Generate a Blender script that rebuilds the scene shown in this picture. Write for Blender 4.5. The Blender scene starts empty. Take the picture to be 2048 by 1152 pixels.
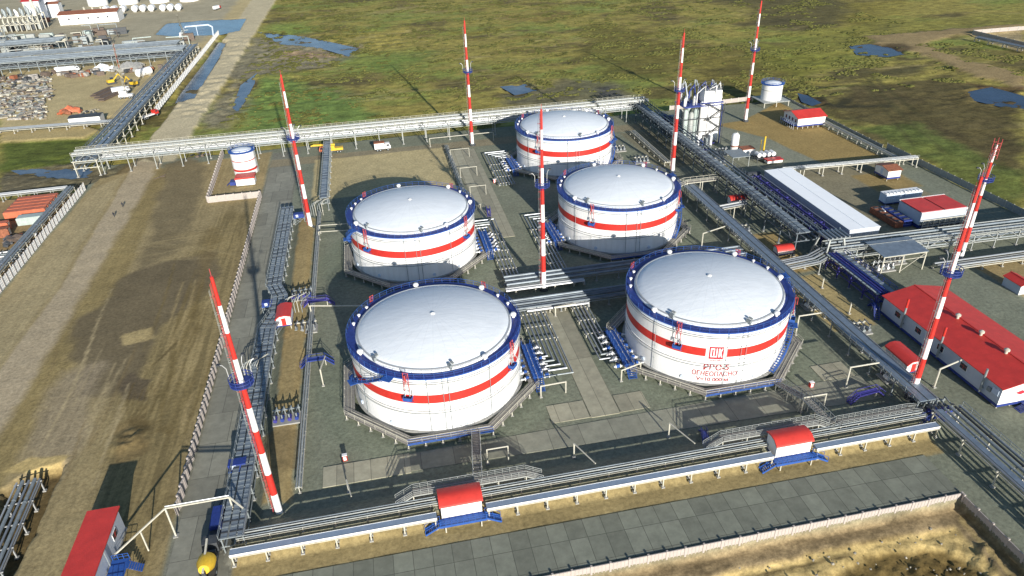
import bpy, bmesh, math, random
import numpy as np
from mathutils import Vector, Matrix
from math import sin, cos, pi, radians, atan2, hypot, sqrt
random.seed(7)
scene = bpy.context.scene
COL = scene.collection
R_ = radians

# ------------------------------------------------------------------ camera
F_PX, PITCH, ROLL, YAW = 1418.54, 0.5325944, -0.04066394, -0.1802944
CAM = Vector((-5.646342, -119.46291, 91.506472))
def _basis():
    rot = Matrix.Rotation(YAW, 3, 'Z')
    f = rot @ Vector((0, cos(PITCH), -sin(PITCH)))
    r = rot @ Vector((1, 0, 0))
    u = rot @ Vector((0, sin(PITCH), cos(PITCH)))
    return f, r * cos(ROLL) + u * sin(ROLL), -r * sin(ROLL) + u * cos(ROLL)
FW, RT, UP = _basis()
cd = bpy.data.cameras.new('camera')
cd.sensor_width = 36
cd.lens = 36 * F_PX / 2048
cd.clip_start, cd.clip_end = 1, 5000
cam = bpy.data.objects.new('camera', cd)
COL.objects.link(cam)
m = Matrix((RT, UP, -FW)).transposed().to_4x4()
m.translation = CAM
cam.matrix_world = m
scene.camera = cam
def at(px, py, z=0.0):
    """ground plan survey: a point of the photograph brought down to the level z"""
    d = FW + RT * ((px - 1024) / F_PX) - UP * ((py - 576) / F_PX)
    return CAM + d * ((z - CAM.z) / d.z)
def xy(px, py, z=0.0):
    p = at(px, py, z)
    return (p.x, p.y)

# ------------------------------------------------------------------ light
SUN_EL, SUN_AZ = R_(17.0), R_(171.3)
sdir = Vector((sin(SUN_AZ) * cos(SUN_EL), cos(SUN_AZ) * cos(SUN_EL), sin(SUN_EL)))
sl = bpy.data.lights.new('sun', 'SUN')
sl.energy, sl.angle, sl.color = 5.0, R_(0.5), (1.0, 0.95, 0.87)
so = bpy.data.objects.new('sun', sl)
COL.objects.link(so)
so.rotation_euler = sdir.to_track_quat('Z', 'Y').to_euler()
w = bpy.data.worlds.new('World')
scene.world = w
w.use_nodes = True
nt = w.node_tree
nt.nodes.clear()
sky = nt.nodes.new('ShaderNodeTexSky')
sky.sky_type = 'NISHITA'
sky.sun_disc = False
sky.sun_elevation, sky.sun_rotation = SUN_EL, SUN_AZ
sky.air_density, sky.dust_density, sky.ozone_density = 1.0, 0.4, 3.0
bg = nt.nodes.new('ShaderNodeBackground')
bg.inputs['Strength'].default_value = 0.09
wo = nt.nodes.new('ShaderNodeOutputWorld')
nt.links.new(sky.outputs[0], bg.inputs[0])
nt.links.new(bg.outputs[0], wo.inputs[0])
vs = scene.view_settings
vs.view_transform, vs.look, vs.exposure, vs.gamma = 'Standard', 'None', 0.58, 1
scene.cycles.use_denoising = True
scene.cycles.max_bounces = 6

# ------------------------------------------------------------------ materials
def lin(c):
    return tuple(((v / 255) / 12.92 if v / 255 <= 0.04045 else ((v / 255 + 0.055) / 1.055) ** 2.4) for v in c)
MATS = {}
def dull(m, s=.08):
    m.node_tree.nodes['Principled BSDF'].inputs['Specular IOR Level'].default_value = s
def mat(name, rgb, rough=0.5, metal=0.0, var=0.12, scale=1.0, bump=0.0, bscale=None, stretch=None, dirt=None):
    """principled paint / metal / earth with noise in its tone (and bump)"""
    m = bpy.data.materials.new(name)
    m.use_nodes = True
    t = m.node_tree
    b = t.nodes['Principled BSDF']
    b.inputs['Roughness'].default_value = rough
    b.inputs['Metallic'].default_value = metal
    tc = t.nodes.new('ShaderNodeTexCoord')
    src = tc.outputs['Object']
    if stretch:
        mp = t.nodes.new('ShaderNodeMapping')
        mp.inputs['Scale'].default_value = stretch
        t.links.new(src, mp.inputs[0])
        src = mp.outputs[0]
    n = t.nodes.new('ShaderNodeTexNoise')
    n.inputs['Scale'].default_value = scale
    n.inputs['Detail'].default_value = 5
    n.inputs['Roughness'].default_value = 0.65
    t.links.new(src, n.inputs['Vector'])
    r = t.nodes.new('ShaderNodeValToRGB')
    lo = tuple(v * (1 - var) for v in rgb) if dirt is None else dirt
    hi = tuple(min(1, v * (1 + var)) for v in rgb)
    r.color_ramp.elements[0].position, r.color_ramp.elements[1].position = 0.3, 0.7
    r.color_ramp.elements[0].color = (*lo, 1)
    r.color_ramp.elements[1].color = (*hi, 1)
    t.links.new(n.outputs[0], r.inputs[0])
    t.links.new(r.outputs[0], b.inputs['Base Color'])
    if bump:
        n2 = t.nodes.new('ShaderNodeTexNoise')
        n2.inputs['Scale'].default_value = bscale or scale * 3
        n2.inputs['Detail'].default_value = 4
        t.links.new(src, n2.inputs['Vector'])
        bp = t.nodes.new('ShaderNodeBump')
        bp.inputs['Strength'].default_value = bump
        bp.inputs['Distance'].default_value = 0.3
        t.links.new(n2.outputs[0], bp.inputs['Height'])
        t.links.new(bp.outputs[0], b.inputs['Normal'])
    MATS[name] = m
    return m
WHITE = mat('white_paint', (.80, .80, .79), .45, 0, .05, .6, dirt=(.70, .69, .66), stretch=(1, 1, .12))
PALE = mat('pale_blue_paint', (.52, .60, .70), .5, 0, .08, 1)
RED = mat('red_paint', (.50, .030, .022), .45, 0, .12, .8)
REDROOF = mat('red_profiled_sheet', (.56, .042, .03), .5, 0, .14, .5, bump=.15, bscale=6)
REDLINE = mat('red_lattice_paint', (.42, .06, .06), .55, 0, .15, 2)
BLUE = mat('blue_paint', (.022, .085, .32), .5, 0, .2, 1.2)
NAVY = mat('dark_blue_paint', (.02, .04, .20), .5, 0, .25, 1.5)
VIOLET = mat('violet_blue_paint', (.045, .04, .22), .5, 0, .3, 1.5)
GALV = mat('galvanised_steel', (.25, .28, .285), .55, .25, .2, 1.3)
STEEL = mat('weathered_steel', (.32, .335, .315), .6, .1, .2, 1.2)
CREAM = mat('cream_primer_steel', (.46, .44, .36), .6, 0, .15, 1.5)
DARK = mat('dark_steel', (.06, .065, .07), .6, .2, .3, 2)
ALU = mat('aluminium_cladding', (.30, .32, .335), .42, .45, .1, 1.0)
ALUB = mat('bright_pipe_cladding', (.45, .46, .455), .45, .3, .08, 1.2)
DUCT = mat('grey_tray_cover', (.20, .245, .29), .45, .35, .2, .8)
DOME = mat('dome_sheet', (.72, .755, .775), .45, .0, .05, .25, bump=.13, bscale=.55, stretch=(1, 2.6, 1))
CONC = mat('concrete', (.30, .295, .27), .85, 0, .15, .8)
CONCW = mat('pale_concrete_panel', (.40, .355, .32), .85, 0, .12, 1.2)
DECK = mat('grating_deck', (.23, .215, .19), .8, .1, .25, 2.5)
GLASS = mat('window_glass', (.03, .035, .05), .15, 0, .2, 1)
YELL = mat('yellow_paint', (.62, .40, .03), .45, 0, .15, 2)
ORNG = mat('orange_container_paint', (.48, .13, .06), .6, 0, .25, .6)
RUST = mat('rusty_steel', (.25, .09, .045), .8, 0, .4, 1.5)
TEAL = mat('pale_green_cover', (.36, .42, .39), .7, 0, .15, .6)
RUBBER = mat('tyre_rubber', (.02, .02, .02), .8, 0, .2, 4)
DIRT = mat('heap_earth', (.30, .27, .21), .95, 0, .25, .5, bump=.5)
DEBRIS = mat('debris_mix', (.30, .28, .25), .9, 0, .6, .9)
WOOD = mat('timber', (.12, .09, .07), .8, 0, .4, 2)
CLOTH = mat('dark_clothes', (.02, .022, .03), .9, 0, .3, 3)
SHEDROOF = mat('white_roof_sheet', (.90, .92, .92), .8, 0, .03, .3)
GREYW = mat('shade_toned_wall_sheet', (.46, .50, .56), .5, 0, .05, .8)  # darkened and blued: the shade of the west walls is put into the colour
GRASSM = mat('grass_tuft', (.09, .12, .03), .9, 0, .4, 3)

dull(SHEDROOF)
def radial_seams(m, n=30, rings=2.6):
    """sheet joints of a dome: spokes and rings as fine grooves with a little dirt"""
    t = m.node_tree; b = t.nodes['Principled BSDF']
    tc = t.nodes.new('ShaderNodeTexCoord'); sp = t.nodes.new('ShaderNodeSeparateXYZ'); t.links.new(tc.outputs['Object'], sp.inputs[0])
    def M(op, a, c=None):
        q = t.nodes.new('ShaderNodeMath'); q.operation = op
        for i, v in enumerate((a, c)):
            if v is None: continue
            if isinstance(v, (int, float)): q.inputs[i].default_value = v
            else: t.links.new(v, q.inputs[i])
        return q.outputs[0]
    ang = M('ARCTAN2', sp.outputs[1], sp.outputs[0])
    rad = M('SQRT', M('ADD', M('MULTIPLY', sp.outputs[0], sp.outputs[0]), M('MULTIPLY', sp.outputs[1], sp.outputs[1])))
    fa = M('ABSOLUTE', M('SUBTRACT', M('FRACT', M('MULTIPLY', ang, n / (2 * pi))), .5))
    sa = M('LESS_THAN', M('MULTIPLY', M('SUBTRACT', .5, fa), M('MULTIPLY', rad, 2 * pi / n)), .09)
    fr_ = M('ABSOLUTE', M('SUBTRACT', M('FRACT', M('DIVIDE', rad, rings)), .5))
    sr = M('GREATER_THAN', fr_, .472)
    line = M('MAXIMUM', sa, M('MULTIPLY', sr, .5))
    src = b.inputs['Base Color'].links[0].from_socket
    mx = t.nodes.new('ShaderNodeMix'); mx.data_type = 'RGBA'
    t.links.new(M('MULTIPLY', line, .10), mx.inputs['Factor']); t.links.new(src, mx.inputs['A']); mx.inputs['B'].default_value = (.38, .40, .41, 1)
    t.links.new(mx.outputs['Result'], b.inputs['Base Color'])
radial_seams(DOME)
dull(DOME, .25)
# ------------------------------------------------------------------ mesh builder
class MB:
    def __init__(s):
        s.v, s.f, s.mi, s.mats = [], [], [], []
    def _m(s, m):
        if m not in s.mats:
            s.mats.append(m)
        return s.mats.index(m)
    def add(s, vs, fs, m):
        o = len(s.v)
        s.v += [tuple(v) for v in vs]
        k = s._m(m)
        for f in fs:
            s.f.append(tuple(i + o for i in f))
            s.mi.append(k)
        return s
    def box(s, c, d, m, rz=0.0):
        x, y, z = (k / 2 for k in d)
        cs, sn = cos(rz), sin(rz)
        vs = []
        for a, b, e in ((-1, -1, -1), (1, -1, -1), (1, 1, -1), (-1, 1, -1), (-1, -1, 1), (1, -1, 1), (1, 1, 1), (-1, 1, 1)):
            px, py = a * x, b * y
            vs.append((c[0] + px * cs - py * sn, c[1] + px * sn + py * cs, c[2] + e * z))
        return s.add(vs, [(0, 3, 2, 1), (4, 5, 6, 7), (0, 1, 5, 4), (1, 2, 6, 5), (2, 3, 7, 6), (3, 0, 4, 7)], m)
    def bb(s, a, b, m):
        return s.box([(a[i] + b[i]) / 2 for i in range(3)], [abs(b[i] - a[i]) for i in range(3)], m)
    def bar(s, p, q, wd, ht, m):
        p, q = Vector(p), Vector(q)
        d = (q - p)
        if d.length < 1e-6:
            return s
        d.normalize()
        u = Vector((0, 0, 1)) if abs(d.z) < .95 else Vector((0, 1, 0))
        r = d.cross(u).normalized()
        u = r.cross(d)
        vs = []
        for c in (p, q):
            for a, b in ((-1, -1), (1, -1), (1, 1), (-1, 1)):
                vs.append(c + r * (a * wd / 2) + u * (b * ht / 2))
        return s.add(vs, [(3, 2, 1, 0), (4, 5, 6, 7), (0, 1, 5, 4), (1, 2, 6, 5), (2, 3, 7, 6), (3, 0, 4, 7)], m)
    def tube(s, pts, rad, m, n=8, cap=True, closed=False):
        pts = [Vector(p) for p in pts]
        k = len(pts)
        rs = rad if isinstance(rad, (list, tuple)) else [rad] * k
        vs, fs = [], []
        prev = None
        for i, p in enumerate(pts):
            if closed:
                d = pts[(i + 1) % k] - pts[i - 1]
            elif i == 0:
                d = pts[1] - p
            elif i == k - 1:
                d = p - pts[i - 1]
            else:
                d = (pts[i + 1] - p).normalized() + (p - pts[i - 1]).normalized()
            if d.length < 1e-6:
                d = p - pts[i - 1]
            d.normalize()
            if prev is None:
                u = Vector((0, 0, 1)) if abs(d.z) < .9 else Vector((0, 1, 0))
            else:
                u = prev
            r = d.cross(u)
            if r.length < 1e-4:
                r = d.cross(Vector((1, .3, .2)))
            r.normalize()
            u = r.cross(d)
            prev = u
            sc = 1.0
            if 0 < i < k - 1 and not closed:
                c2 = (pts[i + 1] - p).normalized().dot((p - pts[i - 1]).normalized())
                sc = 1 / max(.6, sqrt(max(.01, (1 + c2) / 2)))
            for j in range(n):
                a = 2 * pi * j / n
                vs.append(p + (r * cos(a) * sc + u * sin(a)) * rs[i])
        rng = k if closed else k - 1
        for i in range(rng):
            for j in range(n):
                a, b = i * n + j, i * n + (j + 1) % n
                c, d2 = ((i + 1) % k) * n + (j + 1) % n, ((i + 1) % k) * n + j
                fs.append((a, b, c, d2))
        if cap and not closed:
            fs.append(tuple(reversed(range(n))))
            fs.append(tuple(range((k - 1) * n, k * n)))
        return s.add(vs, fs, m)
    def lathe(s, prof, m, c=(0, 0, 0), n=24, mats=None, a0=0.0, a1=2 * pi):
        full = abs(a1 - a0 - 2 * pi) < 1e-6
        cols = n if full else n + 1
        vs, fs, ms = [], [], []
        for r, z in prof:
            for j in range(cols):
                a = a0 + (a1 - a0) * j / n
                vs.append((c[0] + r * cos(a), c[1] + r * sin(a), c[2] + z))
        for i in range(len(prof) - 1):
            for j in range(n):
                k = (j + 1) % cols
                s_f = (i * cols + j, i * cols + k, (i + 1) * cols + k, (i + 1) * cols + j)
                fs.append(s_f)
                ms.append(mats[i] if mats else m)
        o = len(s.v)
        s.v += vs
        for f, mm in zip(fs, ms):
            s.f.append(tuple(i + o for i in f))
            s.mi.append(s._m(mm))
        if full:
            for row, rev in ((0, True), (len(prof) - 1, False)):
                if prof[row][0] > 1e-4:
                    idx = [row * cols + j + o for j in range(n)]
                    s.f.append(tuple(reversed(idx)) if rev else tuple(idx))
                    s.mi.append(s._m(mats[0 if rev else -1] if mats else m))
        return s
    def prism(s, poly, z0, z1, m, mtop=None):
        n = len(poly)
        ar = sum(poly[i][0] * poly[(i + 1) % n][1] - poly[(i + 1) % n][0] * poly[i][1] for i in range(n))
        if ar < 0:
            poly = poly[::-1]
        vs = [(x, y, z0) for x, y in poly] + [(x, y, z1) for x, y in poly]
        s.add(vs, [tuple(reversed(range(n)))] + [(i, (i + 1) % n, n + (i + 1) % n, n + i) for i in range(n)], m)
        s.add(vs[n:], [tuple(range(n))], mtop or m)
        return s
    def ico(s, c, r, m, jit=0.0, sq=(1, 1, 1), sub=1):
        bm = bmesh.new()
        bmesh.ops.create_icosphere(bm, subdivisions=sub, radius=1)
        vs = []
        for v in bm.verts:
            k = r * (1 + random.uniform(-jit, jit))
            vs.append((c[0] + v.co.x * k * sq[0], c[1] + v.co.y * k * sq[1], c[2] + v.co.z * k * sq[2]))
        fs = [tuple(q.index for q in f.verts) for f in bm.faces]
        bm.free()
        return s.add(vs, fs, m)
    def build(s, name, parent=None, smooth=True, ang=35, loc=None):
        me = bpy.data.meshes.new(name)
        me.from_pydata(s.v, [], s.f)
        for m in s.mats:
            me.materials.append(m)
        me.polygons.foreach_set('material_index', s.mi)
        if smooth:
            me.polygons.foreach_set('use_smooth', [True] * len(me.polygons))
            me.set_sharp_from_angle(angle=R_(ang))
        me.update()
        o = bpy.data.objects.new(name, me)
        COL.objects.link(o)
        if parent:
            o.parent = parent
        if loc is not None:
            o.location = loc
        return o
def tag(o, label=None, cat=None, group=None, kind=None):
    if label: o['label'] = label
    if cat: o['category'] = cat
    if group: o['group'] = group
    if kind: o['kind'] = kind
    return o
def thing(name, label, cat, loc=(0, 0, 0), rz=0.0, group=None):
    o = bpy.data.objects.new(name, None)
    COL.objects.link(o)
    o.location = loc
    o.rotation_euler = (0, 0, rz)
    return tag(o, label, cat, group)
def dup(root, loc, rz=None, label=None):
    r = root.copy()
    COL.objects.link(r)
    r.location = loc
    if rz is not None:
        r.rotation_euler = (0, 0, rz)
    if label:
        r['label'] = label
    for ch in list(root.children):
        c = ch.copy()
        COL.objects.link(c)
        c.parent = r
        for g in list(ch.children):
            d = g.copy()
            COL.objects.link(d)
            d.parent = c
    return r
def copies(o, locs, parent):
    """more of one part: same mesh, own object"""
    for l in locs:
        c = o.copy()
        COL.objects.link(c)
        c.parent = parent
        c.location = l
def offset(poly, d):
    """2-D polyline shifted d to its right"""
    out = []
    n = len(poly)
    for i, p in enumerate(poly):
        ds = []
        if i > 0: ds.append((Vector(p) - Vector(poly[i - 1])).normalized())
        if i < n - 1: ds.append((Vector(poly[i + 1]) - Vector(p)).normalized())
        ns = [Vector((k.y, -k.x)) for k in ds]
        if len(ns) == 1:
            q = Vector(p) + ns[0] * d
        else:
            b = (ns[0] + ns[1]).normalized()
            q = Vector(p) + b * (d / max(.35, b.dot(ns[0])))
        out.append((q.x, q.y))
    return out
# ------------------------------------------------------------------ ground
def _hash(ix, iy, seed):
    h = (ix * 374761393 + iy * 668265263 + seed * 1442695041) & 0xFFFFFFFF
    h = ((h ^ (h >> 13)) * 1274126177) & 0xFFFFFFFF
    return ((h ^ (h >> 16)) & 0xFFFF) / 65535.0
def vnoise(x, y, seed):
    ix, iy = np.floor(x).astype(np.int64), np.floor(y).astype(np.int64)
    fx, fy = x - ix, y - iy
    fx, fy = fx * fx * (3 - 2 * fx), fy * fy * (3 - 2 * fy)
    a, b = _hash(ix, iy, seed), _hash(ix + 1, iy, seed)
    c, d = _hash(ix, iy + 1, seed), _hash(ix + 1, iy + 1, seed)
    return (a * (1 - fx) + b * fx) * (1 - fy) + (c * (1 - fx) + d * fx) * fy
def fbm(x, y, seed, oct=5, g=.5):
    s, a, t = 0, 1, 0
    for k in range(oct):
        s = s + a * vnoise(x * 2 ** k + k * 17.3, y * 2 ** k - k * 9.1, seed + k)
        t += a
        a *= g
    return s / t
def sdist(X, Y, poly):
    """signed distance to a polygon, positive inside"""
    d = np.full(X.shape, 1e9)
    ins = np.zeros(X.shape, bool)
    n = len(poly)
    for i in range(n):
        (x0, y0), (x1, y1) = poly[i], poly[(i + 1) % n]
        ex, ey = x1 - x0, y1 - y0
        t = np.clip(((X - x0) * ex + (Y - y0) * ey) / (ex * ex + ey * ey + 1e-9), 0, 1)
        d = np.minimum(d, (X - x0 - t * ex) ** 2 + (Y - y0 - t * ey) ** 2)
        c = ((y0 > Y) != (y1 > Y)) & (X < (x1 - x0) * (Y - y0) / (y1 - y0 + 1e-12) + x0)
        ins ^= c
    return np.sqrt(d) * np.where(ins, 1, -1)
def sstep(a, b, v):
    t = np.clip((v - a) / (b - a), 0, 1)
    return t * t * (3 - 2 * t)
def axis(stops):
    out = []
    for (a, b, s0, s1) in stops:
        v, L = a, b - a
        while v < b - 1e-6:
            out.append(v)
            v += s0 + (s1 - s0) * (v - a) / L
    out.append(stops[-1][1])
    return np.array(out)
gx = axis([(-900, -300, 60, 12), (-300, -110, 5, .8), (-110, 95, .5, .5), (95, 180, .7, .7), (180, 420, 1.2, 5), (420, 900, 12, 60)])
gy = axis([(-130, -62, 3, .6), (-62, 170, .5, .5), (170, 330, .9, 2.0), (330, 720, 2.2, 5), (720, 2200, 10, 150)])
X, Y = np.meshgrid(gx, gy)
N1, N2, N3 = fbm(X / 38, Y / 30, 11), fbm(X / 11, Y / 9, 23), fbm(X / 3.1, Y / 3.1, 37)
K = np.array([.83, .88, 1.02])
def C_(c):
    return np.array(lin(c)) / K
def mix(a, b, t):
    return a + (b - a) * t[..., None]
px = lambda *q: [xy(*p) for p in q]
# open marsh: olive, green and brown patches
yel, grn, brn, drk = C_((136, 129, 72)), C_((116, 126, 66)), C_((108, 100, 62)), C_((82, 78, 54))
col = np.broadcast_to(yel, X.shape + (3,)).copy()
W1, W2 = fbm(X / 55 + 3, Y / 38, 51, 6, .55), fbm(X / 34, Y / 22, 77, 6, .58)
W3 = fbm(X / 17, Y / 9, 91, 6, .62)
col = mix(col, grn, sstep(.46, .62, W1 * .6 + W3 * .4))
col = mix(col, brn, sstep(.50, .60, W2 * .7 + W3 * .3) * .85)
col = mix(col, drk, sstep(.58, .66, W2 * .55 + N1 * .2 + W3 * .25) * .8)
col = mix(col, C_((150, 140, 100)), sstep(.66, .76, fbm(X / 26, Y / 5, 131, 5)) * .45)
H = -1.2 + (N2 - .5) * .7 + (N3 - .5) * .25
TRK = np.zeros(X.shape)
def zone(poly, c, soft=1.0, amp=0.0, sc=6.0, k=1.0, mott=.10, z=None, trk=0.0, seed=5):
    """colour (and level) one area of ground, with a ragged edge of amp metres"""
    global col, H, TRK
    xs, ys = [p[0] for p in poly], [p[1] for p in poly]
    mg = soft + amp * 1.5 + 2
    i0, i1 = np.searchsorted(gx, [min(xs) - mg, max(xs) + mg])
    j0, j1 = np.searchsorted(gy, [min(ys) - mg, max(ys) + mg])
    if i1 <= i0 or j1 <= j0:
        return
    sl_ = (slice(j0, j1), slice(i0, i1))
    x, y = X[sl_], Y[sl_]
    d = sdist(x, y, poly)
    if amp:
        d = d + (fbm(x / sc, y / sc, seed + len(poly) * 7, 5, .6) - .5) * 2 * amp
    mk = sstep(-soft, soft, d) * k
    cc = C_(c)[None, None, :] * (1 + (N2[sl_] - .5) * mott * 2.2 + (N3[sl_] - .5) * mott * 1.6)[..., None]
    col[sl_] = mix(col[sl_], cc, mk)
    if z is not None:
        H[sl_] = H[sl_] + (z - H[sl_]) * mk
    TRK[sl_] = TRK[sl_] + (trk - TRK[sl_]) * mk
# marsh details beyond the long pipe rack
zone(px((470, 258), (486, 190), (520, 150), (580, 160), (650, 172), (710, 195), (760, 225), (720, 250), (560, 268)), (100, 124, 66), 8, 14, 25, .9, .2)
zone(px((530, 48), (620, 38), (640, 58), (560, 66)), (112, 132, 66), 10, 14, 25, .8, .2)
zone(px((375, 268), (420, 190), (470, 130), (505, 72), (600, 72), (720, 88), (690, 120), (560, 138), (498, 152), (478, 200), (455, 250)), (122, 118, 101), 6, 12, 22, .95, .12)
zone(px((690, 100), (830, 98), (900, 120), (820, 135), (700, 128)), (100, 122, 62), 10, 16, 25, .6, .2)
zone(px((560, 100), (650, 96), (690, 108), (620, 116), (560, 112)), (150, 128, 105), 8, 8, 14, .7)
zone(px((1640, 205), (1750, 155), (1900, 150), (2048, 205), (2048, 330), (1900, 292), (1790, 250), (1680, 222)), (80, 73, 50), 4, 16, 18, .9, .25)
zone(px((1460, -10), (1700, -10), (1720, 40), (1560, 52), (1490, 42)), (82, 78, 54), 10, 22, 30, .85, .2)
zone(px((1150, 92), (1200, 45), (1290, 52), (1390, 100), (1340, 150), (1210, 150)), (90, 87, 45), 8, 22, 28, .75, .2)
zone(px((1380, 90), (1500, 90), (1640, 130), (1640, 180), (1420, 190)), (96, 90, 45), 8, 18, 25, .6, .2)
zone(px((990, 188), (1130, 153), (1260, 163), (1262, 190), (1030, 214)), (98, 96, 78), 5, 9, 16, .9)
zone(px((1180, 175), (1215, 170), (1250, 185), (1200, 192)), (70, 72, 80), 3, 5, 9, .7)
zone(px((1280, 190), (1380, 160), (1560, 160), (1700, 205), (1560, 215), (1400, 200)), (84, 82, 48), 4, 10, 16, .7, .2)
zone(px((1730, 250), (1830, 238), (1900, 275), (2048, 335), (2048, 440), (1905, 340), (1800, 295)), (84, 98, 50), 3, 6, 9, .8, .35)
zone(px((1460, 70), (1640, 95), (1700, 120), (1600, 150), (1540, 120)), (112, 116, 52), 8, 14, 20, .7, .25)
zone(px((1700, 0), (1800, 0), (1760, 60), (1720, 70), (1690, 40)), (125, 118, 58), 8, 14, 20, .7, .2)
zone(px((1560, 60), (1700, 50), (1740, 90), (1700, 130), (1600, 120)), (120, 122, 58), 8, 14, 18, .6, .25)
zone(px((1690, 40), (2048, 20), (2048, 52), (1850, 60), (1720, 70)), (118, 118, 60), 6, 14, 18, .6, .25)
zone(px((1735, 70), (1850, 60), (2048, 44), (2048, 60), (1905, 70), (1850, 86), (1920, 114), (2048, 140), (2048, 176), (1950, 148), (1840, 104), (1750, 88)), (140, 124, 94), 2, 5, 9, .95, .15, z=-.4)
zone(px((1940, 66), (2048, 58), (2048, 100), (1990, 84)), (150, 138, 110), 1, 2, 5, .95)
zone(px((1740, 92), (1800, 84), (1822, 92), (1800, 107), (1740, 108)), (62, 55, 42), 3, 5, 8, .8, .3)
zone(px((1935, 160), (2048, 172), (2048, 186), (1960, 178)), (66, 50, 42), 2, 4, 7, .8, .3)
for (q, r) in (((1608, 187), (1640, 192)), ((1640, 192), (1672, 208)), ((1672, 208), (1700, 192)), ((1672, 208), (1790, 207)), ((1560, 178), (1690, 165))):
    a, b = Vector(xy(*q)), Vector(xy(*r))
    n_ = (b - a).normalized()
    n_ = Vector((-n_.y, n_.x)) * 1.6
    zone([tuple(a + n_), tuple(b + n_), tuple(b - n_), tuple(a - n_)], (52, 52, 40), 1.2, 2.5, 6, .85)
for k in range(9):                                                     # old wheel ruts in the marsh
    a = Vector(xy(1715 + k % 3 * 14, 120 + k * 4)); b = Vector(xy(1830 + k % 3 * 60, 215 + k * 12))
    if k % 3 == 0 or k in (4, 7):
        n_ = (b - a).normalized(); n_ = Vector((-n_.y, n_.x)) * .9
        zone([tuple(a + n_), tuple(b + n_), tuple(b - n_), tuple(a - n_)], (70, 68, 44), .8, 1.2, 9, .6)
for (cx_, cy_, rx_, c_) in ((660, 178, 20, (150, 140, 100)), (700, 190, 26, (150, 142, 105)), (630, 172, 14, (145, 140, 100)), (590, 20, 20, (140, 145, 90)), (770, 20, 40, (140, 130, 90)), (820, 12, 40, (138, 130, 92)), (870, 18, 50, (132, 122, 82)), (725, 72, 26, (128, 122, 88)), (1060, 70, 40, (120, 105, 62)), (1340, 60, 60, (122, 118, 55)), (960, 60, 60, (124, 116, 52)), (1080, 30, 70, (122, 108, 60))):
    a = at(cx_, cy_); b = at(cx_ + rx_, cy_)
    r_ = (b - a).length
    zone([(a.x + r_ * cos(t), a.y + r_ * .45 * sin(t)) for t in np.linspace(0, 2 * pi, 9)[:-1]], c_, r_ * .3, r_ * .7, r_ * .5, .55, .15)
# made ground: the plant's fill
zone([(-113, -125), (174, -125), (174, 164), (-113, 164)], (114, 120, 110), 1.5, 1.0, 6, 1, .10, z=0)
zone(px((0, 258), (160, 246), (205, 240), (330, 200), (440, 70), (540, -12), (0, -12)), (170, 158, 124), 2, 2.5, 8, 1, .14, z=0)
zone([(-400, 400), (-113, 400), (-113, 900), (-400, 900)], (150, 147, 134), 3, 4, 12, .8, .16, z=0)
zone(px((0, 280), (165, 268), (185, 300), (150, 330), (0, 345)), (80, 92, 42), 2, 3, 8, .95, .25, z=-1.0)
zone(px((0, 340), (150, 322), (230, 345), (170, 372), (0, 388)), (92, 88, 74), 1.2, 3, 8, .95, .15, z=-1.2)
zone(px((0, 262), (170, 250), (200, 258), (170, 274), (0, 283)), (164, 150, 112), .8, .8, 5, .95, z=0)
zone([(-160, 20), (-110, 20), (-110, 137), (-160, 137)], (140, 122, 92), 1, 1, 5, 1, .18, z=0)
# causeway road running away along the marsh
zone([(-100, 160), (-84, 160), (-80.5, 560), (-78, 900), (-104, 900), (-101, 560)], (178, 170, 147), 1.0, 1.6, 9, 1, .10, z=-.1)
zone(px((432, 80), (452, 82), (440, 110), (385, 195), (345, 203), (352, 190), (410, 118)), (76, 72, 62), 1.2, 1.6, 6, .95, .15, z=-1.6)
zone(px((300, 340), (290, 330), (255, 325), (235, 345), (190, 372), (220, 372), (290, 350)), (120, 106, 78), .8, 1.2, 5, .9)
zone(px((325, 330), (300, 310), (262, 330), (220, 362), (215, 340), (280, 312)), (84, 76, 56), .8, 1.2, 4, .7)
# sandy lot and its gravel road on the west side
zone([(-109, -60), (-47.5, -60), (-47.5, 160), (-108, 150)], (144, 132, 102), .6, .5, 6, 1, .14, z=-.05, trk=.35)
zone([(-62, -20), (-49, -40), (-48.5, 90), (-56, 112), (-66, 60), (-66, 10)], (130, 118, 86), 3, 3, 9, .9, .10, trk=1.0)
zone([(-96.5, -20), (-85, -20), (-86, 60), (-88, 160), (-99, 165), (-94, 65)], (160, 149, 130), .5, .6, 8, .97, .06, trk=.1)
zone([(-86, -15), (-80, -15), (-78, 60), (-83, 150), (-89, 155), (-87, 60)], (133, 120, 84), 1.2, 1.5, 6, .8, .14, trk=.4)
zone([(-108.5, -10), (-97, -10), (-95, 60), (-99.5, 150), (-108, 138)], (156, 145, 117), 1, 1.5, 8, .85, .1, trk=.3)
zone(px((330, 330), (380, 315), (420, 330), (400, 420), (350, 500), (260, 560), (300, 460)), (112, 103, 82), 2, 3.5, 9, .9, .10)
zone(px((190, 620), (250, 550), (330, 525), (430, 500), (450, 545), (400, 600), (330, 650), (300, 730), (250, 790), (160, 790), (135, 720), (145, 640)), (98, 90, 74), 1.6, 3.0, 8, .9, .12)
zone(px((230, 770), (262, 745), (300, 760), (290, 800), (245, 800)), (88, 80, 68), .3, .8, 3, .9)
zone(px((240, 672), (300, 655), (310, 675), (250, 690)), (165, 150, 112), .5, 1, 3, .8)
zone(px((120, 740), (200, 730), (180, 870), (80, 1000), (30, 1000), (60, 860)), (142, 132, 115), 2, 3, 8, .7, .08, trk=.6)
zone(px((230, 850), (290, 830), (300, 900), (230, 930)), (112, 98, 70), .6, 1.4, 3, .7, .3)
zone(px((420, 440), (440, 480), (410, 560), (380, 700), (360, 700), (390, 560)), (112, 98, 66), 1.5, 2, 6, .5)
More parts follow.
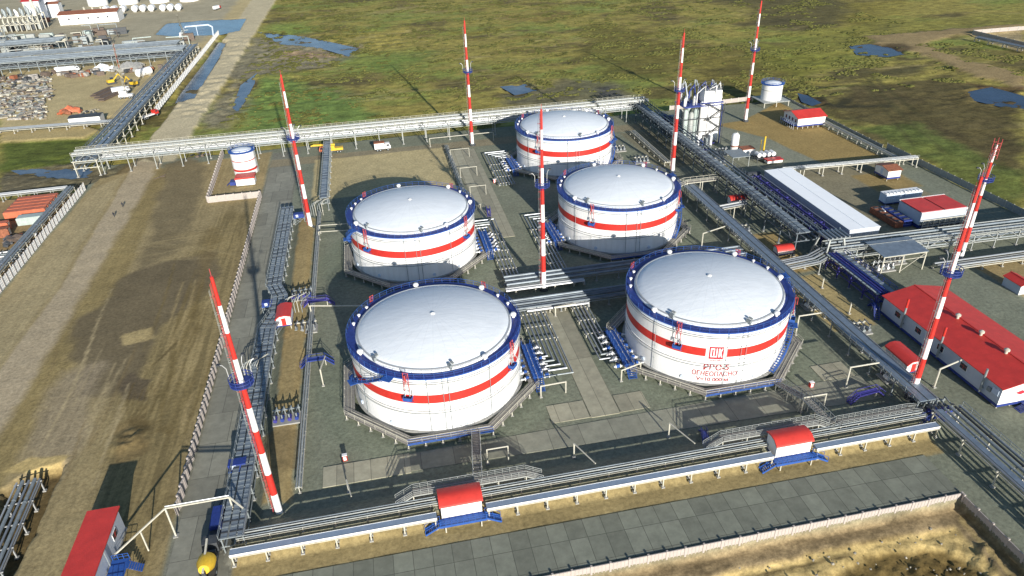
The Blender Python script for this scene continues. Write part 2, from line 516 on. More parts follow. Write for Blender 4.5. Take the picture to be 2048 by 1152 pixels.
zone(px((0, 945), (60, 915), (140, 910), (110, 940), (80, 945)), (176, 158, 112), .4, .5, 3, .9)
zone(px((60, 945), (130, 925), (90, 1010), (20, 1152), (0, 1152), (0, 980)), (92, 80, 55), .5, .8, 3, .95, .3, z=-2.2)
# wheel ruts of the lot
def streak(q, r, w_, c, k, bend=0.0):
    a, b = Vector(xy(*q)), Vector(xy(*r)); d = b - a; n_ = Vector((-d.y, d.x)).normalized()
    L_, R2_ = [], []
    for f in np.linspace(0, 1, 7):
        p = a + d * f + n_ * (bend * 4 * f * (1 - f)); ww = w_ * (.35 + 1.3 * f * (1 - f) * 2) / 2
        L_.append(tuple(p + n_ * ww)); R2_.append(tuple(p - n_ * ww))
    zone(L_ + R2_[::-1], c, .22, .25, 2, k, .1)
random.seed(12)
for k in range(34):
    x0 = random.uniform(285, 385); y0 = random.uniform(690, 900)
    l_ = random.uniform(70, 200)
    streak((x0, y0), (x0 + l_ * random.uniform(.26, .42), y0 - l_), random.uniform(.5, 1.3), random.choice([(100, 88, 58), (108, 96, 66), (150, 136, 102)]), random.uniform(.35, .75), random.uniform(-1, 1))
for k in range(16):
    x0 = random.uniform(60, 240); y0 = random.uniform(760, 1000); l_ = random.uniform(80, 220)
    streak((x0, y0), (x0 + l_ * random.uniform(.3, .5), y0 - l_), random.uniform(.4, 1.0), random.choice([(120, 106, 78), (160, 148, 120)]), random.uniform(.3, .6), random.uniform(-1, 1))
for k in range(5):
    streak((285 + k * 5, 870), (268 + k * 13, 765), .55, (92, 80, 54), .7, 2.0)
    streak((300 + k * 6, 735 - k * 5), (352 + k * 2, 690 - k * 4), .5, (90, 80, 56), .6)
    streak((240 + k * 14, 850 + k * 3), (330 + k * 6, 845 + k * 8), .6, (96, 84, 56), .6, .8)
for k in range(14):
    streak((random.uniform(250, 330), random.uniform(470, 520)), (random.uniform(400, 500), random.uniform(440, 520)), random.uniform(.6, 1.4), random.choice([(112, 100, 72), (148, 136, 104)]), .32, random.uniform(-2, 2))
# beyond the front wall
zone([(-62, -125), (80.6, -125), (80.6, -51.9), (-62, -51.9)], (126, 113, 90), .25, .15, 4, 1, .34, z=-2.3)
zone([(-60, -125), (78, -125), (77.5, -55.2), (-60, -56.3)], (168, 151, 107), .4, .8, 4, .95, .14, z=-2.9)
zone([(-60, -57.2), (60, -56.4), (60, -56.75), (-60, -57.5)], (96, 84, 60), .2, .4, 2, .8)
zone([(-60, -55.8), (70, -54.9), (70, -55.1), (-60, -56.0)], (92, 80, 58), .15, .3, 2, .7)
zone([(-60, -125), (76, -125), (75, -60.5), (70, -57.6), (60, -57.2), (48, -60.2), (-60, -61)], (100, 86, 54), .6, 1.5, 4, .95, .4, z=-3.6)
zone([(76.5, -125), (79.2, -125), (79.4, -54), (78.4, -55)], (150, 136, 98), .3, .5, 3, .8, .2)
zone([(79.4, -125), (80.6, -125), (80.6, -54), (79.6, -54)], (92, 80, 56), .2, .2, 3, .8, .2)
# inside the plant
zone([(-47, -62), (-36.6, -62), (-36.6, 158), (-47, 158)], (112, 114, 110), .3, .2, 3, 1, .05, z=0)
zone([(-47, 142), (100, 142), (100, 150), (-47, 150)], (128, 122, 106), .6, .5, 5, .9, .06)
zone([(-30.5, 105.5), (17.5, 105.5), (17.5, 145), (-30.5, 145)], (167, 157, 125), .5, .6, 5, .97, .07)
zone([(128, 139), (141, 141), (167, 160), (166, 88), (143, 90), (139, 118)], (142, 124, 82), .6, .6, 5, .95, .09)
zone([(104, 134), (128, 134), (139, 112), (144, 88), (112, 88)], (124, 128, 118), .6, .5, 5, .7, .06)
zone([(125, 34), (160, 34), (160, 86), (125, 86)], (124, 118, 100), .6, .6, 5, .8, .08)
zone([(146, 62), (162, 62), (162, 76), (146, 76)], (140, 122, 80), .6, .8, 4, .8, .12)
zone([(139, -30), (172, -30), (172, 17), (139, 17)], (142, 126, 92), .5, .6, 4, .9, .12)
zone([(104, 21), (112, 21), (112, 26), (104, 26)], (110, 96, 70), .5, .6, 4, .6)
zone([(91, 22), (101, 22), (101, 45), (91, 45)], (150, 132, 92), .6, .8, 4, .85, .12)
zone([(88.5, -4), (99, -4), (99, 20), (88.5, 20)], (156, 142, 104), .5, .6, 4, .9, .12)
zone([(104, 100), (88, 100), (88, 140), (100, 140)], (116, 110, 92), .6, .6, 4, .6, .15)
for q in ((0, 0), (58.4, 0), (0, 58.4), (58.4, 58.4), (58.4, 116.8)):
    zone([(q[0] + 27 * cos(t), q[1] + 25 * sin(t)) for t in np.linspace(0, 2 * pi, 13)[:-1]], (108, 117, 106), 2, 2, 6, .75, .10)
# bunds: earth banks carrying the pipe lines
def ridge(v, a, b, sl):
    return np.clip(np.minimum((v - a) / sl + 1, (b - v) / sl + 1), 0, 1)
zone([(-36.6, -42.6), (85, -42.6), (85, -36.4), (-36.6, -36.4)], (142, 129, 95), .3, .5, 4, .97, .16)
zone([(-36.6, -36.4), (85, -36.4), (85, -31.5), (-36.6, -31.5)], (122, 124, 113), .3, .3, 4, .9, .08)
zone([(-33.2, -28), (-28.6, -28), (-28.6, 90), (-33.2, 90)], (142, 127, 92), .3, .6, 3, .9, .16)
zone([(-36, -20), (-27, -20), (-27, -9), (-36, -9)], (110, 98, 74), .5, .8, 3, .6, .14)
fr = ridge(Y, -35.8, -33.2, 3.2) * sstep(-39, -36, X) * (1 - sstep(86, 90, X)) * 1.65
fl = ridge(X, -33.0, -30.0, 1.8) * sstep(-36, -33, Y) * (1 - sstep(90, 94, Y)) * 1.1
rd_ = np.maximum(fr, fl)
H = np.where(rd_ > .001, np.maximum(H, rd_), H) + (N3 - .5) * .10 * (H > -.3)
PONDS = [(px((1700, 88), (1740, 84), (1795, 92), (1808, 104), (1775, 109), (1715, 105)), -1.25, 'WDEEP', 'small pond by the dirt track'),
         (px((1938, 178), (1985, 169), (2048, 186), (2064, 214), (2000, 207), (1948, 195)), -1.25, 'WDEEP', 'blue pond below the dirt track'),
         (px((310, 68), (332, 46), (400, 40), (492, 36), (478, 60), (440, 68), (350, 72)), -.5, 'WPOND', 'settling pond beyond the pipe racks'),
         (px((436, 82), (452, 82), (438, 110), (388, 190), (350, 200), (356, 188), (412, 116)), -1.3, 'WMUD', 'long drainage canal by the road'),
         (px((464, 210), (480, 166), (512, 142), (508, 162), (490, 196), (474, 218)), -1.3, 'WMUD', 'shallow water at the marsh edge'),
         (px((516, 60), (600, 68), (660, 80), (715, 92), (695, 108), (650, 95), (560, 84)), -1.35, 'WMUD', 'shallow water in the mud flat'),
         (px((1000, 168), (1050, 163), (1076, 176), (1030, 185)), -1.3, 'WMUD', 'puddle in the marsh'),
         (px((20, 335), (150, 325), (185, 335), (170, 352), (60, 352)), -1.25, 'WMUD', 'wet mud in the low field'),
         (px((1596, 181), (1618, 186), (1644, 200), (1625, 206), (1604, 198)), -1.25, 'WDEEP', 'dark creek by the perimeter')]
for poly_, z_, m_, lb_ in PONDS:
    zone(poly_, (92, 86, 66) if m_ != 'WDEEP' else (70, 62, 46), 1.2, 5 if 'settling' not in lb_ and 'canal' not in lb_ else 1.2, 10, .9, .2, z=z_ - .55)
    if 'settling' not in lb_ and 'canal' not in lb_:
        cx_, cy_ = sum(q[0] for q in poly_) / len(poly_), sum(q[1] for q in poly_) / len(poly_)
        rr_ = max(hypot(q[0] - cx_, q[1] - cy_) for q in poly_) * 1.3
        H += (fbm(X / 7, Y / 5, 301, 4, .6) - .46) * 2.2 * sstep(rr_, rr_ * .5, np.hypot(X - cx_, Y - cy_))
# slow undulation of raw earth
raw = ((Y < -52.6) & (X < 80)) * sstep(-52.6, -57, Y)
H += raw * ((fbm(X / 1.7, Y / 1.7, 201, 5, .65) - .5) * (.7 + 1.4 * sstep(-57, -62, Y)))
heap = sstep(4.5, 1.0, np.hypot(X - xy(262, 880)[0], (Y - xy(262, 880)[1])))
H += heap * fbm(X / 1.2, Y / 1.2, 207, 4) * 1.1
# the land falls towards open water
ny, nx = X.shape
co = np.stack([X, Y, H], -1).reshape(-1, 3)
idx = np.arange(nx * ny).reshape(ny, nx)
quads = np.stack([idx[:-1, :-1], idx[:-1, 1:], idx[1:, 1:], idx[1:, :-1]], -1).reshape(-1, 4)
me = bpy.data.meshes.new('ground')
me.vertices.add(len(co)); me.vertices.foreach_set('co', co.ravel().astype(np.float32))
me.loops.add(quads.size); me.loops.foreach_set('vertex_index', quads.ravel().astype(np.int32))
me.polygons.add(len(quads)); me.polygons.foreach_set('loop_start', np.arange(0, quads.size, 4, dtype=np.int32))
me.polygons.foreach_set('use_smooth', np.ones(len(quads), bool))
me.update(); me.validate()
wa = me.attributes.new('wild', 'FLOAT', 'POINT')
wa.data.foreach_set('value', np.clip((-.35 - H) / .5, 0, 1).reshape(-1).astype(np.float32))
ca = me.attributes.new('soil', 'FLOAT_COLOR', 'POINT')
ca.data.foreach_set('color', np.concatenate([np.clip(col, .005, .9), TRK[..., None]], -1).reshape(-1).astype(np.float32))
gm = bpy.data.materials.new('ground_earth')
gm.use_nodes = True
t = gm.node_tree
b = t.nodes['Principled BSDF']
b.inputs['Roughness'].default_value = .95
b.inputs['Specular IOR Level'].default_value = .15
at_ = t.nodes.new('ShaderNodeAttribute'); at_.attribute_name = 'soil'
tc = t.nodes.new('ShaderNodeTexCoord')
def nz(scale, det, mp=None, rough=.6):
    n = t.nodes.new('ShaderNodeTexNoise')
    n.inputs['Scale'].default_value, n.inputs['Detail'].default_value, n.inputs['Roughness'].default_value = scale, det, rough
    if mp:
        q = t.nodes.new('ShaderNodeMapping'); q.inputs['Scale'].default_value = mp[0]; q.inputs['Rotation'].default_value = (0, 0, mp[1])
        t.links.new(tc.outputs['Object'], q.inputs[0]); t.links.new(q.outputs[0], n.inputs['Vector'])
    else:
        t.links.new(tc.outputs['Object'], n.inputs['Vector'])
    return n.outputs[0]
def rng(v, a, b_, c, d):
    q = t.nodes.new('ShaderNodeMapRange')
    q.inputs[1].default_value, q.inputs[2].default_value, q.inputs[3].default_value, q.inputs[4].default_value = a, b_, c, d
    t.links.new(v, q.inputs[0]); return q.outputs[0]
def mth(op, a, b_):
    q = t.nodes.new('ShaderNodeMath'); q.operation = op
    for i, v in enumerate((a, b_)):
        if isinstance(v, (int, float)): q.inputs[i].default_value = v
        else: t.links.new(v, q.inputs[i])
    return q.outputs[0]
fine, mid_ = nz(1.25, 8, rough=.75), nz(.23, 6, rough=.65)
stripe = nz(1.0, 4, ((.85, .035, 1), R_(4)), .5)
k1 = rng(fine, .32, .68, .66, 1.34)
k2 = rng(mid_, .3, .7, .90, 1.1)
k3 = rng(stripe, .42, .56, .0, 1)
k3 = mth('MULTIPLY', mth('SUBTRACT', 1, k3), at_.outputs['Alpha'])
k3 = mth('SUBTRACT', 1, mth('MULTIPLY', k3, .30))
wl = t.nodes.new('ShaderNodeAttribute'); wl.attribute_name = 'wild'
clump = rng(nz(.17, 10, ((1, 1.6, 1), 0), .78), .36, .62, .55, 1.36)
k4 = mth('ADD', mth('MULTIPLY', wl.outputs['Fac'], mth('SUBTRACT', clump, 1)), 1)
kk = mth('MULTIPLY', mth('MULTIPLY', mth('MULTIPLY', k1, k2), k3), k4)
vm = t.nodes.new('ShaderNodeVectorMath'); vm.operation = 'SCALE'
t.links.new(at_.outputs['Color'], vm.inputs[0]); t.links.new(kk, vm.inputs['Scale'])
t.links.new(vm.outputs[0], b.inputs['Base Color'])
bp = t.nodes.new('ShaderNodeBump'); bp.inputs['Strength'].default_value = .35; bp.inputs['Distance'].default_value = .25
t.links.new(mth('ADD', fine, mth('MULTIPLY', stripe, .6)), bp.inputs['Height']); t.links.new(bp.outputs[0], b.inputs['Normal'])
me.materials.append(gm)
g = bpy.data.objects.new('ground', me); COL.objects.link(g)
tag(g, 'open marsh, sandy lots and gravel of the tank farm', 'ground', kind='structure')

# water
def water_mat(name, rgb, spec, rough=.18):
    m = bpy.data.materials.new(name); m.use_nodes = True
    t = m.node_tree; b = t.nodes['Principled BSDF']
    b.inputs['Roughness'].default_value, b.inputs['Specular IOR Level'].default_value = rough, spec
    tc = t.nodes.new('ShaderNodeTexCoord')
    n = t.nodes.new('ShaderNodeTexNoise'); n.inputs['Scale'].default_value = .09; n.inputs['Detail'].default_value = 6; n.inputs['Roughness'].default_value = .7
    r = t.nodes.new('ShaderNodeValToRGB')
    r.color_ramp.elements[0].position, r.color_ramp.elements[1].position = .38, .66
    r.color_ramp.elements[0].color = (*[v * .6 for v in rgb], 1); r.color_ramp.elements[1].color = (rgb[0] * 1.9, rgb[1] * 1.6, rgb[2] * 1.25, 1)
    w_ = t.nodes.new('ShaderNodeTexNoise'); w_.inputs['Scale'].default_value = .7; w_.inputs['Detail'].default_value = 4
    p_ = t.nodes.new('ShaderNodeBump'); p_.inputs['Strength'].default_value = .2
    t.links.new(tc.outputs['Object'], n.inputs['Vector']); t.links.new(n.outputs[0], r.inputs[0]); t.links.new(r.outputs[0], b.inputs['Base Color'])
    t.links.new(tc.outputs['Object'], w_.inputs['Vector']); t.links.new(w_.outputs[0], p_.inputs['Height']); t.links.new(p_.outputs[0], b.inputs['Normal'])
    return m
WDEEP, WPOND, WMUD = water_mat('deep_water', (.012, .026, .07), .16), water_mat('pond_water', (.04, .10, .19), .25), water_mat('muddy_water', (.07, .105, .16), .2)
def pond(name, poly, z, m, label):
    """a flat sheet of water; the uneven ground around it draws the shore"""
    cx_, cy_ = sum(p[0] for p in poly) / len(poly), sum(p[1] for p in poly) / len(poly)
    big = [(cx_ + (x - cx_) * 1.02, cy_ + (y - cy_) * 1.02) for x, y in poly]
    ar = sum(big[i][0] * big[(i + 1) % len(big)][1] - big[(i + 1) % len(big)][0] * big[i][1] for i in range(len(big)))
    if ar < 0: big = big[::-1]
    mb = MB(); mb.add([(x, y, z) for x, y in big], [tuple(range(len(big)))], m)
    return tag(mb.build(name, smooth=False), label, 'water', kind='structure')
for poly_, z_, m_, lb_ in PONDS:
    pond('water', poly_, z_, m_ and globals()[m_], lb_)

# paving sheets
def slab_mat(name, rgb, bw, bh, off=.0):
    m = bpy.data.materials.new(name); m.use_nodes = True
    t = m.node_tree; b = t.nodes['Principled BSDF']; b.inputs['Roughness'].default_value = .85
    tc = t.nodes.new('ShaderNodeTexCoord'); br = t.nodes.new('ShaderNodeTexBrick')
    br.offset = off; br.inputs['Scale'].default_value = 1
    br.inputs['Brick Width'].default_value, br.inputs['Row Height'].default_value = bw, bh
    br.inputs['Mortar Size'].default_value = .055
    br.inputs['Color1'].default_value = (*[v * .80 for v in rgb], 1)
    br.inputs['Color2'].default_value = (*[v * 1.12 for v in rgb], 1)
    br.inputs['Mortar'].default_value = (*[v * .45 for v in rgb], 1)
    t.links.new(tc.outputs['Object'], br.inputs['Vector'])
    n = t.nodes.new('ShaderNodeTexNoise'); n.inputs['Scale'].default_value = .5; n.inputs['Detail'].default_value = 6; n.inputs['Roughness'].default_value = .7
    t.links.new(tc.outputs['Object'], n.inputs['Vector'])
    r = t.nodes.new('ShaderNodeMapRange'); r.inputs[1].default_value, r.inputs[2].default_value, r.inputs[3].default_value, r.inputs[4].default_value = .3, .7, .8, 1.2
    t.links.new(n.outputs[0], r.inputs[0])
    v = t.nodes.new('ShaderNodeVectorMath'); v.operation = 'SCALE'
    t.links.new(br.outputs['Color'], v.inputs[0]); t.links.new(r.outputs[0], v.inputs['Scale'])
    t.links.new(v.outputs[0], b.inputs['Base Color'])
    return m
SLABF = slab_mat('front_paving_slab', tuple(C_((112, 117, 110))), 3.05, 4.6)
SLABL = slab_mat('side_paving_slab', tuple(C_((122, 124, 118))), 5.2, 9.0, .4)
SLABD = slab_mat('service_road_slab', tuple(C_((124, 127, 119))), 6, 40)
SLABP = slab_mat('path_slab', tuple(C_((142, 142, 130))), 3.0, 40)
def sheet(name, poly, z, m, label):
    mb = MB(); mb.prism(poly, z - .3, z, m)
    return tag(mb.build(name, smooth=False), label, 'paving', kind='structure')
sheet('front_paving', [(-36.5, -51.1), (81, -51.1), (81, -42.4), (-36.5, -42.4)], .09, SLABF, 'grey slab paving along the front wall')
sheet('side_paving', [(-46.6, -62), (-37.2, -62), (-37.2, 141), (-46.6, 141)], .09, SLABL, 'grey paving strip along the west fence')
sheet('concrete_path', [(27.2, -19), (33, -19), (33, 21), (27.2, 21)], .13, SLABP, 'concrete path between the two front tanks')
sheet('concrete_path', [(19.5, -18.8), (39.2, -18.8), (39.2, -13.6), (33.2, -13.6), (33.2, -18.6), (27, -18.6), (27, -13.6), (19.5, -13.6)], .11, SLABP, 'concrete apron at the end of the path')
sheet('concrete_path', [(-23.4, -25.4), (-8, -25.4), (-8, -20.4), (-23.4, -20.4)], .12, SLABP, 'pale concrete apron behind the front bank')
sheet('concrete_path', [(-8, -25), (84, -27), (84, -19.5), (-8, -20.6)], .08, SLABD, 'long service road inside the front bank')
sheet('concrete_path', [(22.5, 62), (29, 62), (29, 140), (19, 140)], .1, SLABP, 'concrete lane between the back tanks')
sheet('concrete_path', [(76, -14.5), (83, -14.5), (83, -19.4), (76, -19.4)], .1, SLABP, 'concrete square beside the right tank')

# tussocks of the marsh: low mounds of sedge, far too many to count
rng_ = np.random.default_rng(4)
tx, ty = rng_.uniform(-75, 330, 60000), 166 + 430 * rng_.random(60000) ** 1.5
tx2, ty2 = rng_.uniform(175, 330, 12000), rng_.uniform(-10, 166, 12000)
tx, ty = np.concatenate([tx, tx2]), np.concatenate([ty, ty2])
dn = fbm(tx / 13, ty / 9, 91, 5, .6)
kp = dn > .53
tx, ty = tx[kp][:24000], ty[kp][:24000]
jx, jy = np.clip(np.searchsorted(gx, tx), 0, nx - 1), np.clip(np.searchsorted(gy, ty), 0, ny - 1)
th = H[jy, jx]
kp = (th > -1.25) & (th < -.45)
tx, ty, th = tx[kp], ty[kp], th[kp]
nt_ = len(tx)
rw, rh = rng_.uniform(.35, 1.2, nt_) * (1 + (ty - 160) / 400), rng_.uniform(.12, .42, nt_)
ring = np.array([[cos(k * 2 * pi / 6), sin(k * 2 * pi / 6)] for k in range(6)])
vv = np.zeros((nt_, 13, 3))
jit = rng_.uniform(.7, 1.3, (nt_, 6))
for q, (f_, g_) in enumerate(((1, -.1), (.62, .75))):
    vv[:, q * 6:q * 6 + 6, 0] = tx[:, None] + ring[None, :, 0] * rw[:, None] * f_ * jit
    vv[:, q * 6:q * 6 + 6, 1] = ty[:, None] + ring[None, :, 1] * rw[:, None] * f_ * jit
    vv[:, q * 6:q * 6 + 6, 2] = th[:, None] + (rh * g_)[:, None] * np.where(q, jit, 1)
vv[:, 12, 0], vv[:, 12, 1], vv[:, 12, 2] = tx, ty, th + rh
fq = np.array([[k, (k + 1) % 6, 6 + (k + 1) % 6] for k in range(6)] + [[k, 6 + (k + 1) % 6, 6 + k] for k in range(6)] + [[6 + k, 6 + (k + 1) % 6, 12] for k in range(6)])
ff = (fq[None] + (np.arange(nt_) * 13)[:, None, None]).reshape(-1, 3)
me = bpy.data.meshes.new('marsh_tussocks')
me.vertices.add(nt_ * 13); me.vertices.foreach_set('co', vv.reshape(-1).astype(np.float32))
me.loops.add(ff.size); me.loops.foreach_set('vertex_index', ff.reshape(-1).astype(np.int32))
me.polygons.add(len(ff)); me.polygons.foreach_set('loop_start', np.arange(0, ff.size, 3, dtype=np.int32))
me.update(); me.validate()
sedge = mat('sedge', tuple(C_((96, 98, 56))), .95, 0, .45, .10)
dull(sedge)
me.materials.append(sedge)
o = bpy.data.objects.new('marsh_tussocks', me); COL.objects.link(o)
tag(o, 'low olive sedge tussocks covering the open marsh', 'sedge', kind='stuff')
# ------------------------------------------------------------------ storage tanks
mat('pale_rim', (.62, .70, .80), .5, 0, .05, 1)
RT_, Z0, ZT = 16.85, 1.1, 13.45
S = 58.416
def pol(r, a, z):
    return (r * cos(R_(a)), r * sin(R_(a)), z)
def octo(ap):
    c = ap / cos(pi / 8)
    return [(c * cos(pi / 8 + k * pi / 4), c * sin(pi / 8 + k * pi / 4)) for k in range(8)]
def make_tank(label):
    root = thing('storage_tank', label, 'storage tank', group='white storage tanks')
    mb = MB()
    mb.lathe([(RT_ + .03, Z0), (RT_ + .03, 5.85), (RT_ + .14, 5.88), (RT_ + .14, 6.02), (RT_, 6.05), (RT_, 12.42), (RT_ + .13, 12.45), (RT_ + .13, 12.6), (RT_, 12.62), (RT_, ZT)],
             None, n=96, mats=[WHITE, WHITE, DARK, WHITE, WHITE, WHITE, DARK, WHITE, MATS['pale_rim']])
    mb.build('shell', root, ang=30)
    mb = MB(); mb.lathe([(RT_ + .25, .1), (RT_ + .25, .9), (RT_ + .6, .92), (RT_ + .6, 1.1), (RT_ - .2, 1.14)], CONC, n=64); mb.build('foundation_ring', root)
    mb = MB(); mb.lathe([(15.5, ZT - .1), (15.5, ZT + .4), (15.2, ZT + .72)] + [(15.2 * k, ZT + .72 + 2.35 * (1 - k * k)) for k in (.9, .8, .65, .5, .35, .2, .08)] + [(0.001, ZT + 3.08)], DOME, n=96)
    d = mb.build('roof_dome', root, ang=40)
    v = MB(); v.lathe([(.4, ZT + 3.0), (.4, ZT + 3.2), (.5, ZT + 3.22), (.15, ZT + 3.38), (.001, ZT + 3.4)], WHITE, n=12); v.build('centre_hatch', d)
    v = MB(); v.lathe([(15.3, ZT + .7), (15.3, ZT + .8), (15.0, ZT + .86), (14.9, ZT + .76)], ALUB, n=72); v.build('dome_flashing', d)
    mb = MB(); mb.lathe([(15.4, ZT + .1), (17.3, ZT + .12), (17.3, ZT - .06), (15.4, ZT - .06)], BLUE, n=96); mb.build('roof_walkway', root)
    mb = MB()
    for zz in (.6, 1.1):
        mb.tube([pol(17.25, k * 5, ZT + .12 + zz) for k in range(72)], .045, BLUE if zz > 1 else NAVY, 4, closed=True)
    mb.lathe([(17.28, ZT + .12), (17.28, ZT + .22)], NAVY, n=72)
    for k in range(60):
        mb.bar(pol(17.25, k * 6, ZT + .1), pol(17.25, k * 6, ZT + 1.2), .06, .06, BLUE)
    mb.build('railing', root)
    mb = MB()
    mb.lathe([(.28, 0), (.28, .5), (.58, .55), (.62, .82), (.42, 1.1), (.001, 1.2)], WHITE, n=14)
    mb.tube([(0, 0, .2), (.55, 0, .2)], .12, GALV, 6)
    v0 = mb.build('breather_vent', root); v0.location = pol(16.0, 98, ZT + .3)
    copies(v0, [pol(16.0, a, ZT + .3) for a in (44, -4, -60, -156)], root)
    mb = MB(); mb.lathe([(.18, 0), (.18, .4), (.34, .45), (.34, .65), (.001, .78)], WHITE, n=10)
    v0 = mb.build('small_hatch', root); v0.location = pol(16.3, 143, ZT + .15)
    copies(v0, [pol(16.3, a, ZT + .15) for a in (154, 165, 28, 14)], root)
    # two grey instrument boxes on the near edge
    mb = MB(); mb.box((0, 0, .45), (.5, 1.0, .9), GALV, .4); mb.box((.5, .3, 1.0), (.4, .9, .25), STEEL, .4)
    v0 = mb.build('gauge_box', root); v0.location = pol(15.3, -142, ZT + .5)
    copies(v0, [pol(15.3, -85, ZT + .5)], root)
    # thin vertical cooling and cable lines
    for a in (-91.5, -88, -60, -101, -150, -20, 20):
        mb = MB(); mb.tube([pol(RT_ + .3, a, 1.2), pol(RT_ + .3, a, ZT - .4), pol(RT_ + .05, a, ZT - .2)], .055, GALV, 5)
        for z in (4, 7, 10):
            mb.bar(pol(RT_, a, z), pol(RT_ + .34, a, z), .08, .08, GALV)
        mb.build('riser_pipe', root)
    for z in (12.2, 5.45):
        mb = MB(); mb.tube([pol(RT_ + .34, k * 5, z) for k in range(72)], .06, GALV, 5, closed=True); mb.build('cooling_ring', root)
    # octagonal deck on short legs
    mb = MB()
    o_ = octo(19.5)
    for k in range(8):
        q0, q1 = o_[k], o_[(k + 1) % 8]
        i0, i1 = octo(17.45)[k], octo(17.45)[(k + 1) % 8]
        vs = [(*i0, 1.35), (*q0, 1.35), (*q1, 1.35), (*i1, 1.35), (*i0, 1.2), (*q0, 1.2), (*q1, 1.2), (*i1, 1.2)]
        mb.add(vs, [(0, 1, 2, 3), (4, 7, 6, 5), (1, 5, 6, 2), (0, 3, 7, 4)], DECK)
        for rr in (18.1, 18.8):
            a_, b_ = octo(rr)[k], octo(rr)[(k + 1) % 8]
            mb.bar((*a_, 1.4), (*b_, 1.4), .09, .12, CREAM)
    dk = mb.build('base_deck', root, smooth=False)
    mb = MB()
    for k in range(8):
        q0, q1 = octo(19.45)[k], octo(19.45)[(k + 1) % 8]
        for z in (1.9, 2.4):
            mb.bar((*q0, z), (*q1, z), .06, .06, CREAM if k != 5 else BLUE)
        if k == 5:
            mb.bar((*q0, 1.25), (*q1, 1.25), .1, .42, BLUE)
        for j in range(6):
            x, y = (q0[0] + (q1[0] - q0[0]) * j / 6, q0[1] + (q1[1] - q0[1]) * j / 6)
            mb.bar((x, y, 1.3), (x, y, 2.4), .05, .05, CREAM)
    mb.build('deck_railing', dk, smooth=False)
    mb = MB(); mb.bar((0, 0, 0), (0, 0, 1.25), .22, .22, CREAM); mb.box((0, 0, .06), (.6, .6, .12), CONC)
    ls = []
    for k in range(8):
        q0, q1 = octo(19.2)[k], octo(19.2)[(k + 1) % 8]
        for j in range(5):
            ls.append((q0[0] + (q1[0] - q0[0]) * j / 5, q0[1] + (q1[1] - q0[1]) * j / 5, 0))
    l0 = mb.build('deck_leg', root, smooth=False); l0.location = ls[0]
    copies(l0, ls[1:], root)
    mb = MB()
    for a in (-75, -60, -120, -10):
        mb.lathe([(.45, 0), (.45, .12)], GALV, c=(0, 0, 0), n=4)
    for a in (-78, -52, -128, -160, -12):
        p, q = pol(RT_, a, 2.0), pol(RT_ + .3, a, 2.0)
        mb.tube([p, q], .42, PALE, 12)
    mb.build('manway', root)
    return root
def band(root, gap=None):
    mb = MB()
    a0, a1 = (-180, 180) if not gap else (gap[1], gap[0] + 360)
    n = int((a1 - a0) / 3)
    vs = []
    for j in range(n + 1):
        a = a0 + (a1 - a0) * j / n
        vs += [pol(RT_ + .012, a, 7.7), pol(RT_ + .012, a, 9.6)]
    mb.add(vs, [(2 * j, 2 * j + 2, 2 * j + 3, 2 * j + 1) for j in range(n)], RED)
    mb.build('red_band', root)
def foam_set(root, angles):
    # foam chambers: red frame over the rim, blue basket on the shell
    for a in angles:
        mb = MB()
        for da in (-1.6, 1.6):
            mb.bar(pol(17.45, a + da, ZT + 1.5), pol(17.45, a - da, ZT - 1.7), .08, .08, REDLINE)
            mb.bar(pol(17.45, a + da, ZT + 1.5), pol(17.5, a + da, ZT - 2.7), .09, .09, REDLINE)
        mb.bar(pol(17.45, a - 1.8, ZT + 1.5), pol(17.45, a + 1.8, ZT + 1.5), .09, .09, REDLINE)
        mb.bar(pol(17.45, a - 1.6, ZT - .2), pol(17.45, a + 1.6, ZT - .2), .08, .08, REDLINE)
        mb.tube([pol(17.2, a, ZT + 1.0), pol(17.9, a, ZT + 1.2), pol(17.9, a, ZT - .4)], .1, REDLINE, 6)
        f = mb.build('foam_chamber', root)
        mb = MB()
        aa = [a - 2.6 + k * 1.04 for k in range(6)]
        zb = 9.05
        for k in range(5):
            p = [pol(r, b_, zb) for r in (16.95, 18.1) for b_ in (aa[k], aa[k + 1])]
            mb.add([*p, *[(q[0], q[1], zb - .12) for q in p]], [(0, 2, 3, 1), (4, 5, 7, 6), (2, 6, 7, 3)], BLUE)
            mb.bar(pol(18.1, aa[k], zb + .35), pol(18.1, aa[k + 1], zb + .35), .05, .62, BLUE)
        for b_ in (aa[0], aa[-1]):
            mb.bar(pol(16.95, b_, zb + .35), pol(18.1, b_, zb + .35), .05, .6, BLUE)
            mb.bar(pol(17.0, b_, zb - .9), pol(18.0, b_, zb - .1), .1, .1, BLUE)
        mb.build('basket', f)
        mb = MB()
        for b_, s_ in ((a - 2.2, 1), (a + .8, -1), (a + 2.4, 1)):
            mb.tube([pol(17.15, b_, zb), pol(17.2, b_, zb + 1.6), pol(17.7, b_ + s_ * .9, zb + 2.0), pol(17.9, b_ + s_ * 1.5, zb + 1.3)], .07, ALUB, 6)
        mb.build('foam_pipe', f)
